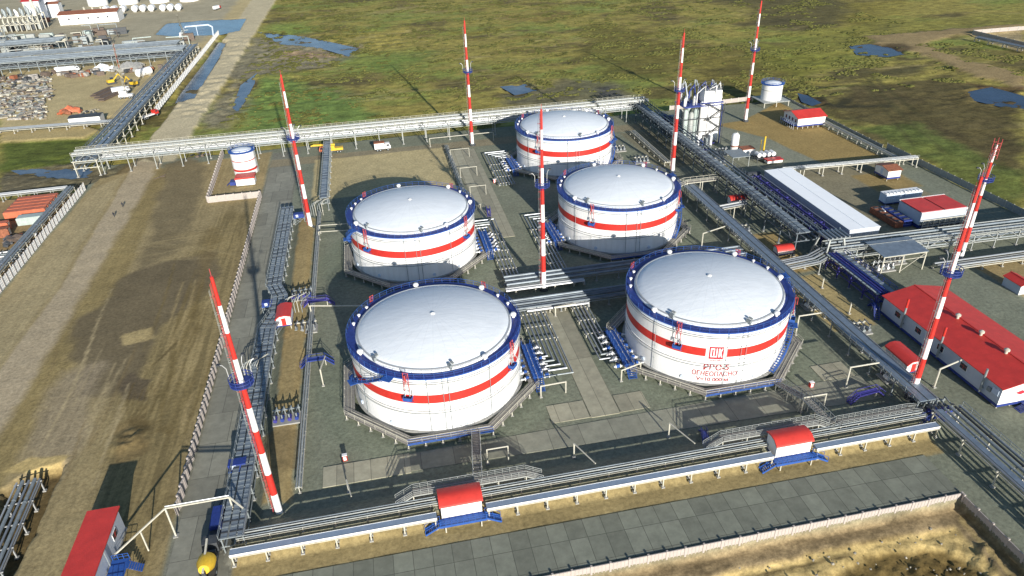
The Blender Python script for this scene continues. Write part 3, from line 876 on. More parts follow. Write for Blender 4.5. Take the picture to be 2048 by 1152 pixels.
def stair(root, a0, a1, z0=1.4, z1=ZT + .1):
    mb = MB()
    n = 40
    for r in (17.15, 18.1):
        pts = [pol(r, a1 + (a0 - a1) * k / n, z1 + (z0 - z1) * k / n) for k in range(n + 1)]
        mb.tube(pts, .1, BLUE, 4)
        if r > 18:
            for dz in (.55, 1.05):
                mb.tube([(p[0], p[1], p[2] + dz) for p in pts], .05, BLUE, 4)
            for k in range(0, n + 1, 3):
                p = pts[k]; mb.bar(p, (p[0], p[1], p[2] + 1.05), .06, .06, BLUE)
    for k in range(n):
        a, z = a1 + (a0 - a1) * (k + .5) / n, z1 + (z0 - z1) * (k + .5) / n
        mb.bar(pol(17.1, a, z), pol(18.1, a, z), .32, .05, BLUE)
    for k in range(4, n, 7):
        a, z = a1 + (a0 - a1) * k / n, z1 + (z0 - z1) * k / n
        mb.bar(pol(RT_, a, z - 1.1), pol(18.0, a, z - .1), .09, .09, BLUE)
    for (a, z) in ((a1, z1), ((a0 + a1) / 2, (z0 + z1) / 2)):
        mb.box(pol(17.9, a, z), (2.0, 2.0, .1), BLUE, R_(a))
    mb.build('spiral_stair', root)
tk = make_tank('')
tanks = [tk] + [dup(tk, (0, 0, 0)) for _ in range(4)]
lab = ['white tank with red band, blue stair running down its left side, closest to first mast',
       'white tank with dark red lettering and a square emblem between two red stripes',
       'white tank with red band casting its round shadow onto the brown sand rectangle',
       'white tank with red band beside the long grey tray, directly behind the lettered tank',
       'smallest-looking white tank with red band, standing just in front of the long back pipe rack']
for o, p_, l_ in zip(tanks, ((0, 0), (S, 0), (0, S), (S, S), (S, 2 * S)), lab):
    o.location = (*p_, 0); o['label'] = l_
FA = ((-113, -39, 46, 133), (-133, -34, 43, 135), (-136, -41, 44, 134), (-132, -38, 44, 134), (-135, -36, 30, 134))
for i, o in enumerate(tanks):
    foam_set(o, FA[i])
    band(o, (-114.5, -100.4) if i == 1 else None)
stair(tanks[0], -196, -124); stair(tanks[2], -205, -150); stair(tanks[1], -64, 2); stair(tanks[3], -45, 12); stair(tanks[4], -40, 20)
def wrap(o_verts, a, z, R):
    return [(R * cos(a + x / R), R * sin(a + x / R), z + y) for x, y in o_verts]
def lettering(root, text, a, z, h, m, width=None, R=RT_ + .05, name='lettering'):
    cu = bpy.data.curves.new('t', 'FONT'); cu.body = text; cu.size = h * 1.38; cu.align_x = 'CENTER'; cu.offset = h * .035
    o = bpy.data.objects.new('t', cu); COL.objects.link(o)
    dg = bpy.context.evaluated_depsgraph_get()
    me = bpy.data.meshes.new_from_object(o.evaluated_get(dg))
    bpy.data.objects.remove(o)
    xs = [v.co.x for v in me.vertices]
    k = width / (max(xs) - min(xs)) if width and xs else 1
    cx = (max(xs) + min(xs)) / 2
    vs = wrap([((v.co.x - cx) * k, v.co.y) for v in me.vertices], R_(a), z, R)
    mb = MB(); mb.add(vs, [tuple(p.vertices) for p in me.polygons], m)
    bpy.data.meshes.remove(me)
    return mb.build(name, root, smooth=False)
LETR = mat('lettering_paint', (.27, .012, .018), .5, 0, .1, 3)
EMBR = mat('emblem_paint', (.40, .025, .04), .5, 0, .06, 2)
lettering(tanks[1], 'РВС-5', -106.4, 4.5, 1.4, LETR, 5.0)
lettering(tanks[1], 'ОГНЕОПАСНО', -107.0, 3.0, 1.15, LETR, 8.9)
lettering(tanks[1], 'V=10 000 м³', -107.4, 1.75, .9, LETR, 6.8)
em = MB()
def patch(mb, x0, x1, y0, y1, R, m, a=-107.6, z=8.65):
    n = 4
    vs = []
    for j in range(n + 1):
        x = x0 + (x1 - x0) * j / n
        vs += wrap([(x, y0), (x, y1)], R_(a), z, R)
    mb.add(vs, [(2 * j, 2 * j + 2, 2 * j + 3, 2 * j + 1) for j in range(n)], m)
def poly_(mb, pts, R, m, a=-107.6, z=8.65):
    mb.add(wrap(pts, R_(a), z, R), [tuple(range(len(pts)))], m)
patch(em, -1.4, 1.4, -1.45, 1.45, RT_ + .03, EMBR)
E1 = RT_ + .045
for (x0, x1) in ((-1.13, -.86), (-.58, -.34), (-.06, .18)):                 # Л У К drawn as blocky strokes
    patch(em, x0, x1, -1.0, 1.12, E1, WHITE)
patch(em, -1.13, -.34, .86, 1.12, E1, WHITE)
patch(em, -1.13, .18, -1.0, -.74, E1, WHITE)
patch(em, .42, .68, -1.0, 1.12, E1, WHITE)
poly_(em, [(.66, -.1), (.66, .28), (.98, 1.12), (1.24, 1.12), (.92, .1), (1.24, -1.0), (.96, -1.0)], E1, WHITE)
em.build('emblem', tanks[1], smooth=False)
lettering(tanks[1], 'ЛУКОЙЛ', -107.6, 6.75, .26, EMBR, 2.7)

# ------------------------------------------------------------------ lightning masts
def make_mast(label, Hm=46.0, nb=10, zp=28.0, group='red and white lightning masts'):
    root = thing('lightning_mast', label, 'mast', group=group)
    mb = MB()
    prof, ms = [], []
    for k in range(nb):
        z0, z1 = .8 + (Hm - .8) * k / nb, .8 + (Hm - .8) * (k + 1) / nb
        r0, r1 = .62 - .38 * (z0 / Hm), .62 - .38 * (z1 / Hm)
        if k == 0: prof.append((r0, z0))
        prof.append((r1, z1)); ms.append(WHITE if k % 2 == 0 else RED)
    mb.lathe(prof, None, n=14, mats=ms)
    mb.build('pole', root)
    mb = MB(); mb.lathe([(1.2, 0), (1.2, .5), (.85, .55), (.85, .8)], DARK, n=12)
    for k in range(8):
        mb.lathe([(.06, .5), (.06, .75)], GALV, c=(.92 * cos(k * pi / 4), .92 * sin(k * pi / 4), 0), n=6)
    mb.build('base_flange', root)
    mb = MB(); mb.tube([(0, 0, Hm), (0, 0, Hm + 1.2)], .05, REDLINE, 6); mb.build('lightning_rod', root)
    mb = MB(); mb.lathe([(.45, zp), (1.75, zp), (1.75, zp + .14), (.45, zp + .14)], NAVY, n=20)
    for z in (.6, 1.15):
        mb.tube([(1.72 * cos(k * pi / 10), 1.72 * sin(k * pi / 10), zp + z) for k in range(20)], .07, NAVY, 5, closed=True)
    for k in range(10):
        a = k * pi / 5
        mb.bar((1.72 * cos(a), 1.72 * sin(a), zp), (1.72 * cos(a), 1.72 * sin(a), zp + 1.2), .08, .08, NAVY)
        mb.bar((1.6 * cos(a), 1.6 * sin(a), zp), (.4 * cos(a), .4 * sin(a), zp - 1.0), .07, .07, NAVY)
    mb.build('platform', root)
    for a in (.5, 1.4, 2.9):                                            # floodlights on bent arms
        mb = MB(); c, s_ = cos(a), sin(a)
        mb.tube([(1.7 * c, 1.7 * s_, zp), (1.75 * c, 1.75 * s_, zp + 2.6), (2.2 * c, 2.2 * s_, zp + 3.2), (2.7 * c, 2.7 * s_, zp + 3.3)], .07, ALUB, 6)
        mb.box((2.75 * c, 2.75 * s_, zp + 3.25), (.5, .5, .3), DARK, a)
        mb.build('floodlight', root)
    mb = MB()                                                          # caged ladder on the west side
    for y in (-.25, .25):
        mb.bar((-.82, y, 1.2), (-.42, y, Hm - 1), .06, .06, REDLINE)
    z = 1.5
    while z < Hm - 1.5:
        x = -.82 + .4 * z / Hm
        mb.bar((x, -.25, z), (x, .25, z), .04, .04, REDLINE)
        if int(z * 10) % 3 == 0 or True:
            k_ = int((z - .8) / ((Hm - .8) / nb))
            mt = REDLINE if k_ % 2 else STEEL
            if (int(z) % 2) == 0:
                mb.tube([(x + .32 * cos(q) - .16, .32 * sin(q), z) for q in np.linspace(0, 2 * pi, 9)[:-1]], .035, mt, 4, closed=True)
        z += .9
    for a in (2.4, 3.9):
        mb.bar((-.98 + .32 * cos(a), .32 * sin(a), 3), (-.58 + .32 * cos(a), .32 * sin(a), Hm - 2), .03, .03, STEEL)
    mb.build('ladder', root)
    return root
m0 = make_mast('')
mast_at = [((-30.2, -30.2), 'red and white mast with blue basket behind the left end of the covered tray'),
           ((-29.7, 83.9), 'red and white mast beside the lattice walkway, left of the brown sand rectangle'),
           ((29.1, 143.8), 'red and white mast before the back pipe rack, between sand rectangle and rearmost tank'),
           ((29.8, 30.4), 'red and white mast in the middle of the site between the four front tanks'),
           ((91.2, 95.6), 'red and white mast in front of the tall white column block'),
           ((140.8, 139.5), 'red and white mast on open gravel near the small raised white tank'),
           ((89.0, -28.4), 'red and white mast with blue basket standing before the long red-roofed hall')]
m0.location = (*mast_at[0][0], 0); m0['label'] = mast_at[0][1]
for (p_, l_) in mast_at[1:]:
    dup(m0, (*p_, 0), random.uniform(-.3, .3), l_)

m8 = make_mast('shorter red and white mast beyond the grey steel canopy, lattice crown on its tip', 31.0, 7, 22.0)
m8.location = (138.2, 17.6, 0)
mb = MB()
for k in range(4):
    a = pi / 4 + k * pi / 2
    b = a + pi / 2
    for z in (28.5, 30, 31.5):
        mb.bar((.8 * cos(a), .8 * sin(a), z), (.8 * cos(b), .8 * sin(b), z), .08, .08, REDLINE)
    mb.bar((.8 * cos(a), .8 * sin(a), 27.5), (.8 * cos(a), .8 * sin(a), 32.5), .1, .1, REDLINE)
    mb.bar((.8 * cos(a), .8 * sin(a), 28.5), (.8 * cos(b), .8 * sin(b), 31.5), .07, .07, REDLINE)
mb.build('crown_frame', m8)
# ------------------------------------------------------------------ pipe racks
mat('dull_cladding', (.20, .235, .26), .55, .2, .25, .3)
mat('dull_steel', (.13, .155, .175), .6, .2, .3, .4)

def rack(name, label, cat, path, width, tiers, pipes, sp=8.0, pm_=None, post=.24, brace=False, rail=None, tray=None, deck=None, z0=0.0, group=None, rungs=None, side=None):
    """posts in pairs, cross beams, long girders and pipes along a ground path
    tiers: levels; pipes: (tier, offset, radius, material); tray: (tier, offset, width, height, material)"""
    pm_ = pm_ or STEEL
    ox, oy = path[0]
    rel = [(p[0] - ox, p[1] - oy) for p in path]
    root = thing(name, label, cat, (ox, oy, z0), 0, group)
    zt = max(tiers)
    sta = []
    for i in range(len(rel) - 1):
        a, b = Vector(rel[i]), Vector(rel[i + 1])
        L = (b - a).length
        k = max(1, round(L / sp))
        d = (b - a) / L
        n = Vector((d.y, -d.x))
        for j in range(k + (1 if i == len(rel) - 2 else 0)):
            q = a + d * min(L - .3, max(.3, L * j / k))
            sta.append((q, d, n))
    w2 = width / 2
    mb = MB(); mb.bar((0, 0, 0), (0, 0, zt), post, post, pm_); mb.box((0, 0, .12), (post * 3, post * 3, .24), CONC)
    locs = []
    for q, d, n in sta:
        for s_ in ((-1, 1) if width > 1.2 else (0,)):
            p = q + n * (w2 * .86 * s_)
            locs.append((p.x, p.y, 0))
    p0 = mb.build('post', root, smooth=False); p0.location = locs[0]
    copies(p0, locs[1:100], root)
    mb = MB()
    for q, d, n in sta:
        for z in tiers:
            a, b = q - n * w2, q + n * w2
            mb.bar((a.x, a.y, z - .1), (b.x, b.y, z - .1), post * .9, post * .9, pm_)
    mb.build('cross_beams', root, smooth=False)
    mb = MB()
    for z in tiers:
        for s_ in (-1, 1):
            ol = offset(rel, w2 * .9 * s_)
            for a, b in zip(ol, ol[1:]):
                mb.bar((*a, z - .22), (*b, z - .22), post * .7, post, pm_)
    if brace:
        for (q0, d0, n0), (q1, d1, n1) in zip(sta, sta[1:]):
            if (d0 - d1).length > .01: continue
            for s_ in (-1, 1):
                a, b = q0 + n0 * (w2 * .9 * s_), q1 + n1 * (w2 * .9 * s_)
                h = brace if brace is not True else zt
                kk = max(1, round((b - a).length / (h * 1.3)))
                for j in range(kk):
                    u, v = a + (b - a) * j / kk, a + (b - a) * (j + 1) / kk
                    zz = (zt - h, zt) if j % 2 == 0 else (zt, zt - h)
                    mb.bar((u.x, u.y, zz[0]), (v.x, v.y, zz[1]), .12, .12, pm_)
    mb.build('girders', root, smooth=False)
    for (ti, off, r, m) in pipes:
        mb = MB(); z = tiers[ti] + r + .02
        mb.tube([(x, y, z) for x, y in offset(rel, off)], r, m, 8)
        if r > .2:                                                     # flanges and cladding rings
            ol = offset(rel, off)
            for a, b in zip(ol, ol[1:]):
                L = hypot(b[0] - a[0], b[1] - a[1])
                t_ = 4 + (off * 7 % 5)
                while t_ < L:
                    c = (a[0] + (b[0] - a[0]) * t_ / L, a[1] + (b[1] - a[1]) * t_ / L)
                    e = (a[0] + (b[0] - a[0]) * (t_ + .25) / L, a[1] + (b[1] - a[1]) * (t_ + .25) / L)
                    mb.tube([(*c, z), (*e, z)], r * 1.12, m, 8); t_ += 13 + (off * 3 % 4)
        mb.build('pipe', root)
    for (ti, off, tw, th, m) in (tray or ()):
        mb = MB(); ol = offset(rel, off)
        for a, b in zip(ol, ol[1:]):
            mb.bar((*a, tiers[ti] + th / 2 + .02), (*b, tiers[ti] + th / 2 + .02), tw, th, m)
            if side:
                L = hypot(b[0] - a[0], b[1] - a[1]); nn = ((b[1] - a[1]) / L, -(b[0] - a[0]) / L)
                for s_ in (-1, 1):
                    c, e = (a[0] + nn[0] * s_ * tw / 2, a[1] + nn[1] * s_ * tw / 2), (b[0] + nn[0] * s_ * tw / 2, b[1] + nn[1] * s_ * tw / 2)
                    mb.bar((*c, tiers[ti] + th / 2 + .03), (*e, tiers[ti] + th / 2 + .03), .05, th + .06, side)
            if rungs:
                L = hypot(b[0] - a[0], b[1] - a[1])
                for j in range(int(L / rungs)):
                    f = j * rungs / L
                    c = (a[0] + (b[0] - a[0]) * f, a[1] + (b[1] - a[1]) * f); e = (a[0] + (b[0] - a[0]) * (f + .35 / L), a[1] + (b[1] - a[1]) * (f + .35 / L))
                    mb.bar((*c, tiers[ti] + th + .04), (*e, tiers[ti] + th + .04), tw * 1.02, .06, (GALV, MATS['dull_steel'], DARK, MATS['dull_cladding'], GALV)[(j * 7 + j // 3) % 5])
        mb.build('cable_tray', root, smooth=False)
    if deck:
        ti, off, dw = deck
        mb = MB(); ol = offset(rel, off)
        for a, b in zip(ol, ol[1:]):
            mb.bar((*a, tiers[ti] + .06), (*b, tiers[ti] + .06), dw, .08, DECK)
        mb.build('walkway', root, smooth=False)
    if rail:
        ti, offs, m = rail
        mb = MB()
        for o_ in offs:
            ol = offset(rel, o_)
            for a, b in zip(ol, ol[1:]):
                for dz in (.55, 1.1):
                    mb.bar((*a, tiers[ti] + dz), (*b, tiers[ti] + dz), .08, .08, m)
                L = hypot(b[0] - a[0], b[1] - a[1])
                for j in range(int(L / 2.2) + 1):
                    f = min(1, j * 2.2 / L)
                    c = (a[0] + (b[0] - a[0]) * f, a[1] + (b[1] - a[1]) * f)
                    mb.bar((*c, tiers[ti]), (*c, tiers[ti] + 1.1), .07, .07, m)
        mb.build('handrail', root, smooth=False)
    return root
RCK = 'pipe rack'
mat('tray_lid', (.30, .37, .45), .4, .3, .1, .8)  # the sky's blue-grey reflection is put into the lid colour
rack('pipe_rack', 'long two-level white pipe rack closing the back of the tank farm, marsh behind it', RCK, [(-116, 156.2), (104, 156.2)], 6.6, [5.2, 8.0],
     [(0, -2.4, .3, ALUB), (0, -1.2, .22, GALV), (0, .2, .36, ALUB), (0, 1.6, .25, GALV), (0, 2.5, .2, GALV), (1, -2.3, .25, ALUB), (1, -1.2, .38, STEEL), (1, .6, .2, ALUB), (1, 1.6, .3, GALV), (1, 2.6, .2, ALUB)],
     9, STEEL, .26, 2.8, (1, (3.2, -3.2), CREAM))
rack('pipe_rack', 'dark grey pipe rack running toward the viewer from the corner beside the white column block', RCK, [(101.5, 160), (101.5, 30)], 7.4, [4.4, 6.8],
     [(0, -2.6, .3, MATS['dull_steel']), (0, -1.2, .22, MATS['dull_steel']), (0, .5, .3, MATS['dull_steel']), (0, 2.0, .22, DARK), (1, -2.8, .25, MATS['dull_steel']), (1, -1.6, .2, MATS['dull_cladding']), (1, 2.8, .25, MATS['dull_steel'])],
     8, MATS['dull_steel'], .26, 2.4, (1, (3.5, -3.5), MATS['dull_steel']), [(1, 0.4, 1.5, .2, MATS['dull_cladding']), (1, 1.9, 1.0, .18, MATS['dull_steel'])], rungs=2.2)
rack('cable_rack', 'long flat grey cable tray on posts passing the right side of the lettered tank', 'cable rack', [(87.6, 78), (87.6, -33.5)], 3.8, [3.8],
     [(0, -2.1, .14, ALU)], 7, GALV, .2, False, (0, (1.9,), GALV), [(0, -.95, 1.6, .22, DUCT), (0, .85, 1.5, .2, DUCT)], side=GALV)
rack('pipe_rack', 'pale grey pipe rack crossing from the junction in front of the twin red roofs', RCK, [(104, 25), (178, 23)], 6.4, [2.6, 4.7],
     [(0, -2.4, .25, MATS['dull_cladding']), (0, -.6, .3, GALV), (0, 1.2, .3, MATS['dull_steel']), (0, 2.6, .2, GALV), (1, -2.6, .22, STEEL), (1, -1.3, .3, MATS['dull_cladding']), (1, .2, .22, STEEL), (1, 1.5, .3, MATS['dull_cladding']), (1, 2.7, .2, STEEL)],
     7, STEEL, .24, 2.2, (1, (3.3,), STEEL))
rack('pipe_rack', 'low pale pipe run along the sandy plot, in front of the crossing rack', RCK, [(128, 13.5), (180, 13)], 4.0, [1.4],
     [(0, -1.4, .25, ALU), (0, -.3, .2, STEEL), (0, .8, .3, ALU), (0, 1.6, .15, STEEL)], 6, CREAM, .2)
rack('pipe_rack', 'sagging pale pipe bundle leading from the tray beside the lettered tank up to the junction', RCK, [(89.5, 20.5), (98, 21.5), (104, 24.5)], 4.6, [3.6],
     [(0, -1.9, .25, ALU), (0, -1.0, .25, ALU), (0, 0, .3, ALU), (0, 1.0, .2, GALV), (0, 1.9, .25, ALU)], 6, STEEL, .22)
rack('pipe_rack', 'grey pipe rack on tall paired legs leaving toward the lower right corner past the wall', RCK, [(89.6, -36), (89.6, -90)], 6.6, [3.6],
     [(0, -2.6, .25, GALV), (0, -1.7, .2, DARK), (0, -.7, .3, GALV), (0, .5, .22, GALV), (0, 2.6, .2, ALU)], 7.5, CREAM, .24, False, (0, (-3.2,), GALV), [(0, 1.6, 1.1, .2, DUCT)])
for lb, xa, xb in (('covered tray with bright edge on cream posts, left stretch before the first front cabin', -36.6, -4.7), ('covered tray with bright edge on cream posts, long stretch between the two front cabins', 3.4, 53.7), ('covered tray with bright edge on cream posts, right stretch beyond the second front cabin', 61.8, 86)):
    rack('cable_rack', lb, 'cable rack', [(xa, -38.6), (xb, -38.6)], 1.3, [2.15], [], 5.1, CREAM, .2, False, None, [(0, 0, 1.25, .36, MATS['tray_lid'])], z0=.35, side=WHITE, group='covered trays along the front bank')  # white side strips: the sunlit edge is put into their colour
rack('pipe_rack', 'thin grey pipes on short posts along the front bank, just behind the covered tray', RCK, [(-36, -35.2), (86, -35.2)], 1.9, [.95],
     [(0, -.75, .09, MATS['dull_cladding']), (0, -.25, .11, STEEL), (0, .3, .09, MATS['dull_cladding']), (0, .75, .1, STEEL)], 5.1, CREAM, .13, False, None, z0=1.6)
rack('cable_rack', 'bluish ladder-like cable trays along the west paving, from front corner to the second mast', 'cable rack', [(-36.4, -36.5), (-36.4, 24), (-34.6, 30), (-34.6, 38), (-36.6, 44), (-36.6, 94)], 3.8, [1.8, 3.6],
     [(0, -1.2, .16, GALV), (0, .2, .2, ALU), (0, 1.3, .16, GALV), (1, 1.7, .1, ALU)], 5.5, GALV, .18, False, (1, (-1.9,), GALV), [(1, -1.2, 1.0, .15, MATS['dull_cladding']), (1, .1, 1.0, .15, MATS['dull_cladding']), (1, 1.2, .7, .15, MATS['dull_cladding'])], rungs=1.1)
rack('pipe_rack', 'low pipe run on small posts at the inner foot of the west earth bank', RCK, [(-27.2, -26), (-27.2, 92)], 1.2, [1.5],
     [(0, -.35, .14, STEEL), (0, .1, .2, STEEL), (0, .45, .1, GALV)], 5, CREAM, .16, False)
rack('cable_rack', 'grey lattice walkway climbing beside the second mast up to the back pipe rack', 'cable rack', [(-25.6, 96), (-25.6, 153)], 2.4, [2.6, 4.4],
     [(0, -.7, .16, ALU), (0, .5, .2, GALV)], 6, GALV, .18, 1.6, (1, (1.2, -1.2), GALV), [(1, 0, 1.9, .14, DUCT)], rungs=1.2)
rack('pipe_rack', 'low pipes along the right edge of the brown sand rectangle', RCK, [(18.8, 143), (18.8, 92), (22, 84)], 1.6, [1.3],
     [(0, -.5, .14, STEEL), (0, 0, .18, STEEL), (0, .5, .14, GALV)], 5, CREAM, .14)
rack('pipe_rack', 'bundle of bluish pipes between the front and middle tanks, running right from the central mast', RCK, [(20.5, 33.2), (85, 33.2)], 4.6, [2.0],
     [(0, -2.0, .32, MATS['dull_cladding']), (0, -1.1, .25, MATS['dull_steel']), (0, -.2, .32, MATS['dull_cladding']), (0, .9, .2, MATS['dull_steel']), (0, 1.9, .3, MATS['dull_cladding'])], 6, GALV, .2)
rack('pipe_rack', 'bundle of bluish pipes closest behind the lettered tank, starting at the front left tank', RCK, [(19.5, 21.4), (85, 21.4)], 4.6, [2.0],
     [(0, -2.0, .32, MATS['dull_cladding']), (0, -1.1, .25, MATS['dull_cladding']), (0, -.1, .32, MATS['dull_steel']), (0, .9, .2, MATS['dull_cladding']), (0, 1.9, .3, MATS['dull_steel'])], 6, GALV, .2)
# west: the big trestle running away beside the causeway
rack('pipe_rack', 'blue-grey double pipe trestle running away along the causeway at upper left', RCK, [(-111.8, 152), (-111.8, 362)], 9.0, [3.4, 6.0],
     [(0, -3.4, .3, MATS['dull_steel']), (0, -1.8, .3, MATS['dull_cladding']), (0, 0, .3, MATS['dull_steel']), (0, 2.6, .3, MATS['dull_steel']), (1, -3.7, .22, MATS['dull_cladding']), (1, -2.6, .35, MATS['dull_cladding']), (1, -1.4, .28, MATS['dull_cladding']), (1, 3.8, .25, MATS['dull_cladding'])],
     9, CREAM, .3, False, (1, (4.3, -4.4), MATS['dull_steel']), [(1, .2, 1.6, .25, DUCT), (1, 2.4, 1.5, .25, DUCT)], rungs=3)
rack('pipe_rack', 'broad blue-grey pipe rack crossing the upper left, in front edge above the dark shaded yard', RCK, [(-112, 345), (-330, 345)], 12, [4.5, 7.5],
     [(0, -4, .4, MATS['dull_steel']), (0, 0, .4, DARK), (0, 4, .4, MATS['dull_steel']), (1, -5.2, .4, MATS['dull_cladding']), (1, -3.5, .4, MATS['dull_steel']), (1, -1.6, .45, MATS['dull_cladding']), (1, .4, .4, MATS['dull_cladding']), (1, 2.2, .4, MATS['dull_steel']), (1, 4.6, .4, MATS['dull_cladding'])],
     10, GALV, .35, 3, (1, (5.6,), STEEL))
rack('pipe_rack', 'second blue-grey pipe rack behind the broad one at upper left', RCK, [(-120, 368), (-330, 366)], 14, [6.5],
     [(0, -5.5, .5, MATS['dull_steel']), (0, -3.5, .4, MATS['dull_cladding']), (0, -1.3, .5, MATS['dull_steel']), (0, 1, .5, MATS['dull_cladding']), (0, 3.2, .4, MATS['dull_steel']), (0, 5.4, .5, MATS['dull_cladding'])], 12, GALV, .35, 2, None)
rack('pipe_rack', 'third, roughest pipe rack at upper left with vessels and pale equipment behind it', RCK, [(-200, 410), (-360, 404)], 20, [6.5],
     [(0, -8, .5, MATS['dull_steel']), (0, -5, .5, MATS['dull_cladding']), (0, -1, .5, MATS['dull_steel']), (0, 3, .5, MATS['dull_cladding']), (0, 7, .5, MATS['dull_steel'])], 14, STEEL, .35, 2, None, [(0, 0, 9, .5, TEAL)])
rack('pipe_rack', 'low grey pipe run along the sandy bank between yard and green field', RCK, [(-118, 218), (-190, 222), (-260, 232)], 3.5, [1.8],
     [(0, -1.2, .3, ALU), (0, 0, .25, GALV), (0, 1.1, .3, ALU)], 7, CREAM, .22)
rack('cable_rack', 'dark grey pipe run beside the white wall of the west compound', 'pipe rack', [(-112.2, 60), (-112.2, 135)], 2.6, [2.6],
     [(0, -.9, .3, GALV), (0, 0, .35, ALU), (0, .9, .25, GALV)], 6.5, CREAM, .2)
rack('pipe_rack', 'white-edged pipe rack closing the far side of the west compound', RCK, [(-114, 136.3), (-190, 134)], 2.4, [2.2],
     [(0, -.8, .25, ALUB), (0, .2, .2, ALU), (0, .9, .2, ALUB)], 5, STEEL, .2)
a_ = xy(55, 960, 1); b_ = xy(-30, 1150, 1)
rack('pipe_rack', 'grey pipe rack in the pit at the lower left edge of the picture', RCK, [a_, b_], 4.5, [2.6],
     [(0, -1.9, .16, ALU), (0, -1.2, .3, GALV), (0, -.2, .2, ALU), (0, .8, .3, GALV), (0, 1.8, .16, ALUB)], 5, ALUB, .2, False, None, z0=-2.0)
rack('pipe_rack', 'low pipes on white posts along the east perimeter road', RCK, [(166.5, 132), (167.5, 80)], 2.0, [1.6],
     [(0, -.8, .15, CREAM), (0, 0, .22, STEEL), (0, .8, .2, CREAM)], 6, CREAM, .2)
rack('pipe_rack', 'pale bridge-like pipe run from the white shed to the small maroon cabin', RCK, [(123.5, 80.5), (171, 78)], 2.6, [3.2],
     [(0, -.8, .2, ALUB), (0, .2, .25, ALU), (0, .9, .15, ALUB)], 7, CREAM, .26, False, (0, (1.3,), STEEL), [(0, -.2, 2.0, .15, STEEL)])
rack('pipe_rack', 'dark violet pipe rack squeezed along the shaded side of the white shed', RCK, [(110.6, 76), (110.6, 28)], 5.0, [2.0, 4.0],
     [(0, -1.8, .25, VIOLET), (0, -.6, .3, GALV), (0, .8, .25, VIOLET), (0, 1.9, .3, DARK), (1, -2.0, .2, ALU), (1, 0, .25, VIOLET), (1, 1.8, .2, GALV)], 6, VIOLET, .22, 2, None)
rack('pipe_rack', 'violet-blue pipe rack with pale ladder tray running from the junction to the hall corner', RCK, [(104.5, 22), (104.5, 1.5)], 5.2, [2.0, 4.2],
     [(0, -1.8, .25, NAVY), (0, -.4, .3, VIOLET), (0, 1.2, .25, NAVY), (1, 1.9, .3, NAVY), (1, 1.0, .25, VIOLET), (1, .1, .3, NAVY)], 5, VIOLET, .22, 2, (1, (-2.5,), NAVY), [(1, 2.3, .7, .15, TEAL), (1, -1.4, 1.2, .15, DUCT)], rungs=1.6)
rack('pipe_rack', 'pale pipe bridge from tray to dark rack, in front of the small red cabin', RCK, [(89.6, 56.5), (98, 57.5)], 2.2, [3.8],
     [(0, -.7, .28, ALUB), (0, .1, .2, ALU), (0, .8, .25, ALU)], 5, CREAM, .2)
rack('pipe_rack', 'cream walkway bridge between rearmost-right tank and dark rack, with open portal leg', RCK, [(80, 72), (87, 76), (98, 76)], 1.8, [4.6],
     [(0, -.5, .12, CREAM)], 5, CREAM, .22, False, (0, (-.9, .9), CREAM), None, (0, 0, 1.7))
rack('pipe_rack', 'low pipes beside the valve rows between rearmost tank and dark rack', RCK, [(92, 138), (92, 102)], 2.4, [1.2],
     [(0, -.8, .2, CREAM), (0, 0, .25, STEEL), (0, .8, .2, CREAM)], 5, CREAM, .18)
# junction tower of the crossing racks
jt = thing('junction_tower', 'pale steel support tower where the crossing pipe racks meet in front of the white shed', 'steel tower', (105.5, 26, 0))
mb = MB()
for a in (-1, 1):
    for b in (-1, 1):
        mb.bar((a * 3.4, b * 3.2, 0), (a * 1.9, b * 2.0, 7.4), .42, .42, STEEL)
    mb.bar((a * 2.6, -2.6, 3.6), (a * 2.6, 2.6, 3.6), .25, .25, STEEL)
    mb.bar((a * 3.4, -3.2, .2), (a * 2.6, 2.6, 3.6), .18, .18, STEEL)
mb.build('frame', jt, smooth=False)
mb = MB(); mb.box((0, 0, 7.5), (6, 5.4, .25), GALV)
for k in range(6):
    mb.tube([(-3 + k * 1.2, -2.8, 7.9), (-3 + k * 1.2, 1.6, 7.9), (-1.6 + k * 1.2, 3.4, 7.2)], .22, ALU, 8)
mb.build('pipe_saddle', jt)

# pipe fans and valve platforms beside each tank
def fan(label, x0, ys, sgn, xtank, y1, n, step, cat='pipe bundle'):
    """n nested L-shaped pipes: down along y, then across to the tank"""
    root = thing('pipe_bundle', label, cat, (x0, y1, 0))
    for i in range(n):
        x = sgn * step * i
        ye = ys - y1 - i * 1.7 * (1 if ys < y1 else -1)
        mb = MB()
        r = .17 + .05 * (i % 2)
        z = 1.15 + .05 * (i % 3)
        mb.tube([(x, 0, z), (x, ye, z), (xtank - x0, ye, z)], r, ALU if i % 3 else GALV, 8)
        mb.build('pipe', root)
    L = abs(ys - y1)
    k = max(2, int(L / 5))
    for j in range(k):
        mb = MB()
        y = (ys - y1) * (j + .4) / k
        mb.bar((-.4 * sgn, y, .98), (sgn * step * (n - 1) + .4 * sgn, y, .98), .2, .2, CREAM)
        for i in (0, n - 1):
            mb.bar((sgn * step * i, y, 0), (sgn * step * i, y, 1), .18, .18, CREAM)
        mb.build('support', root, smooth=False)
    return root
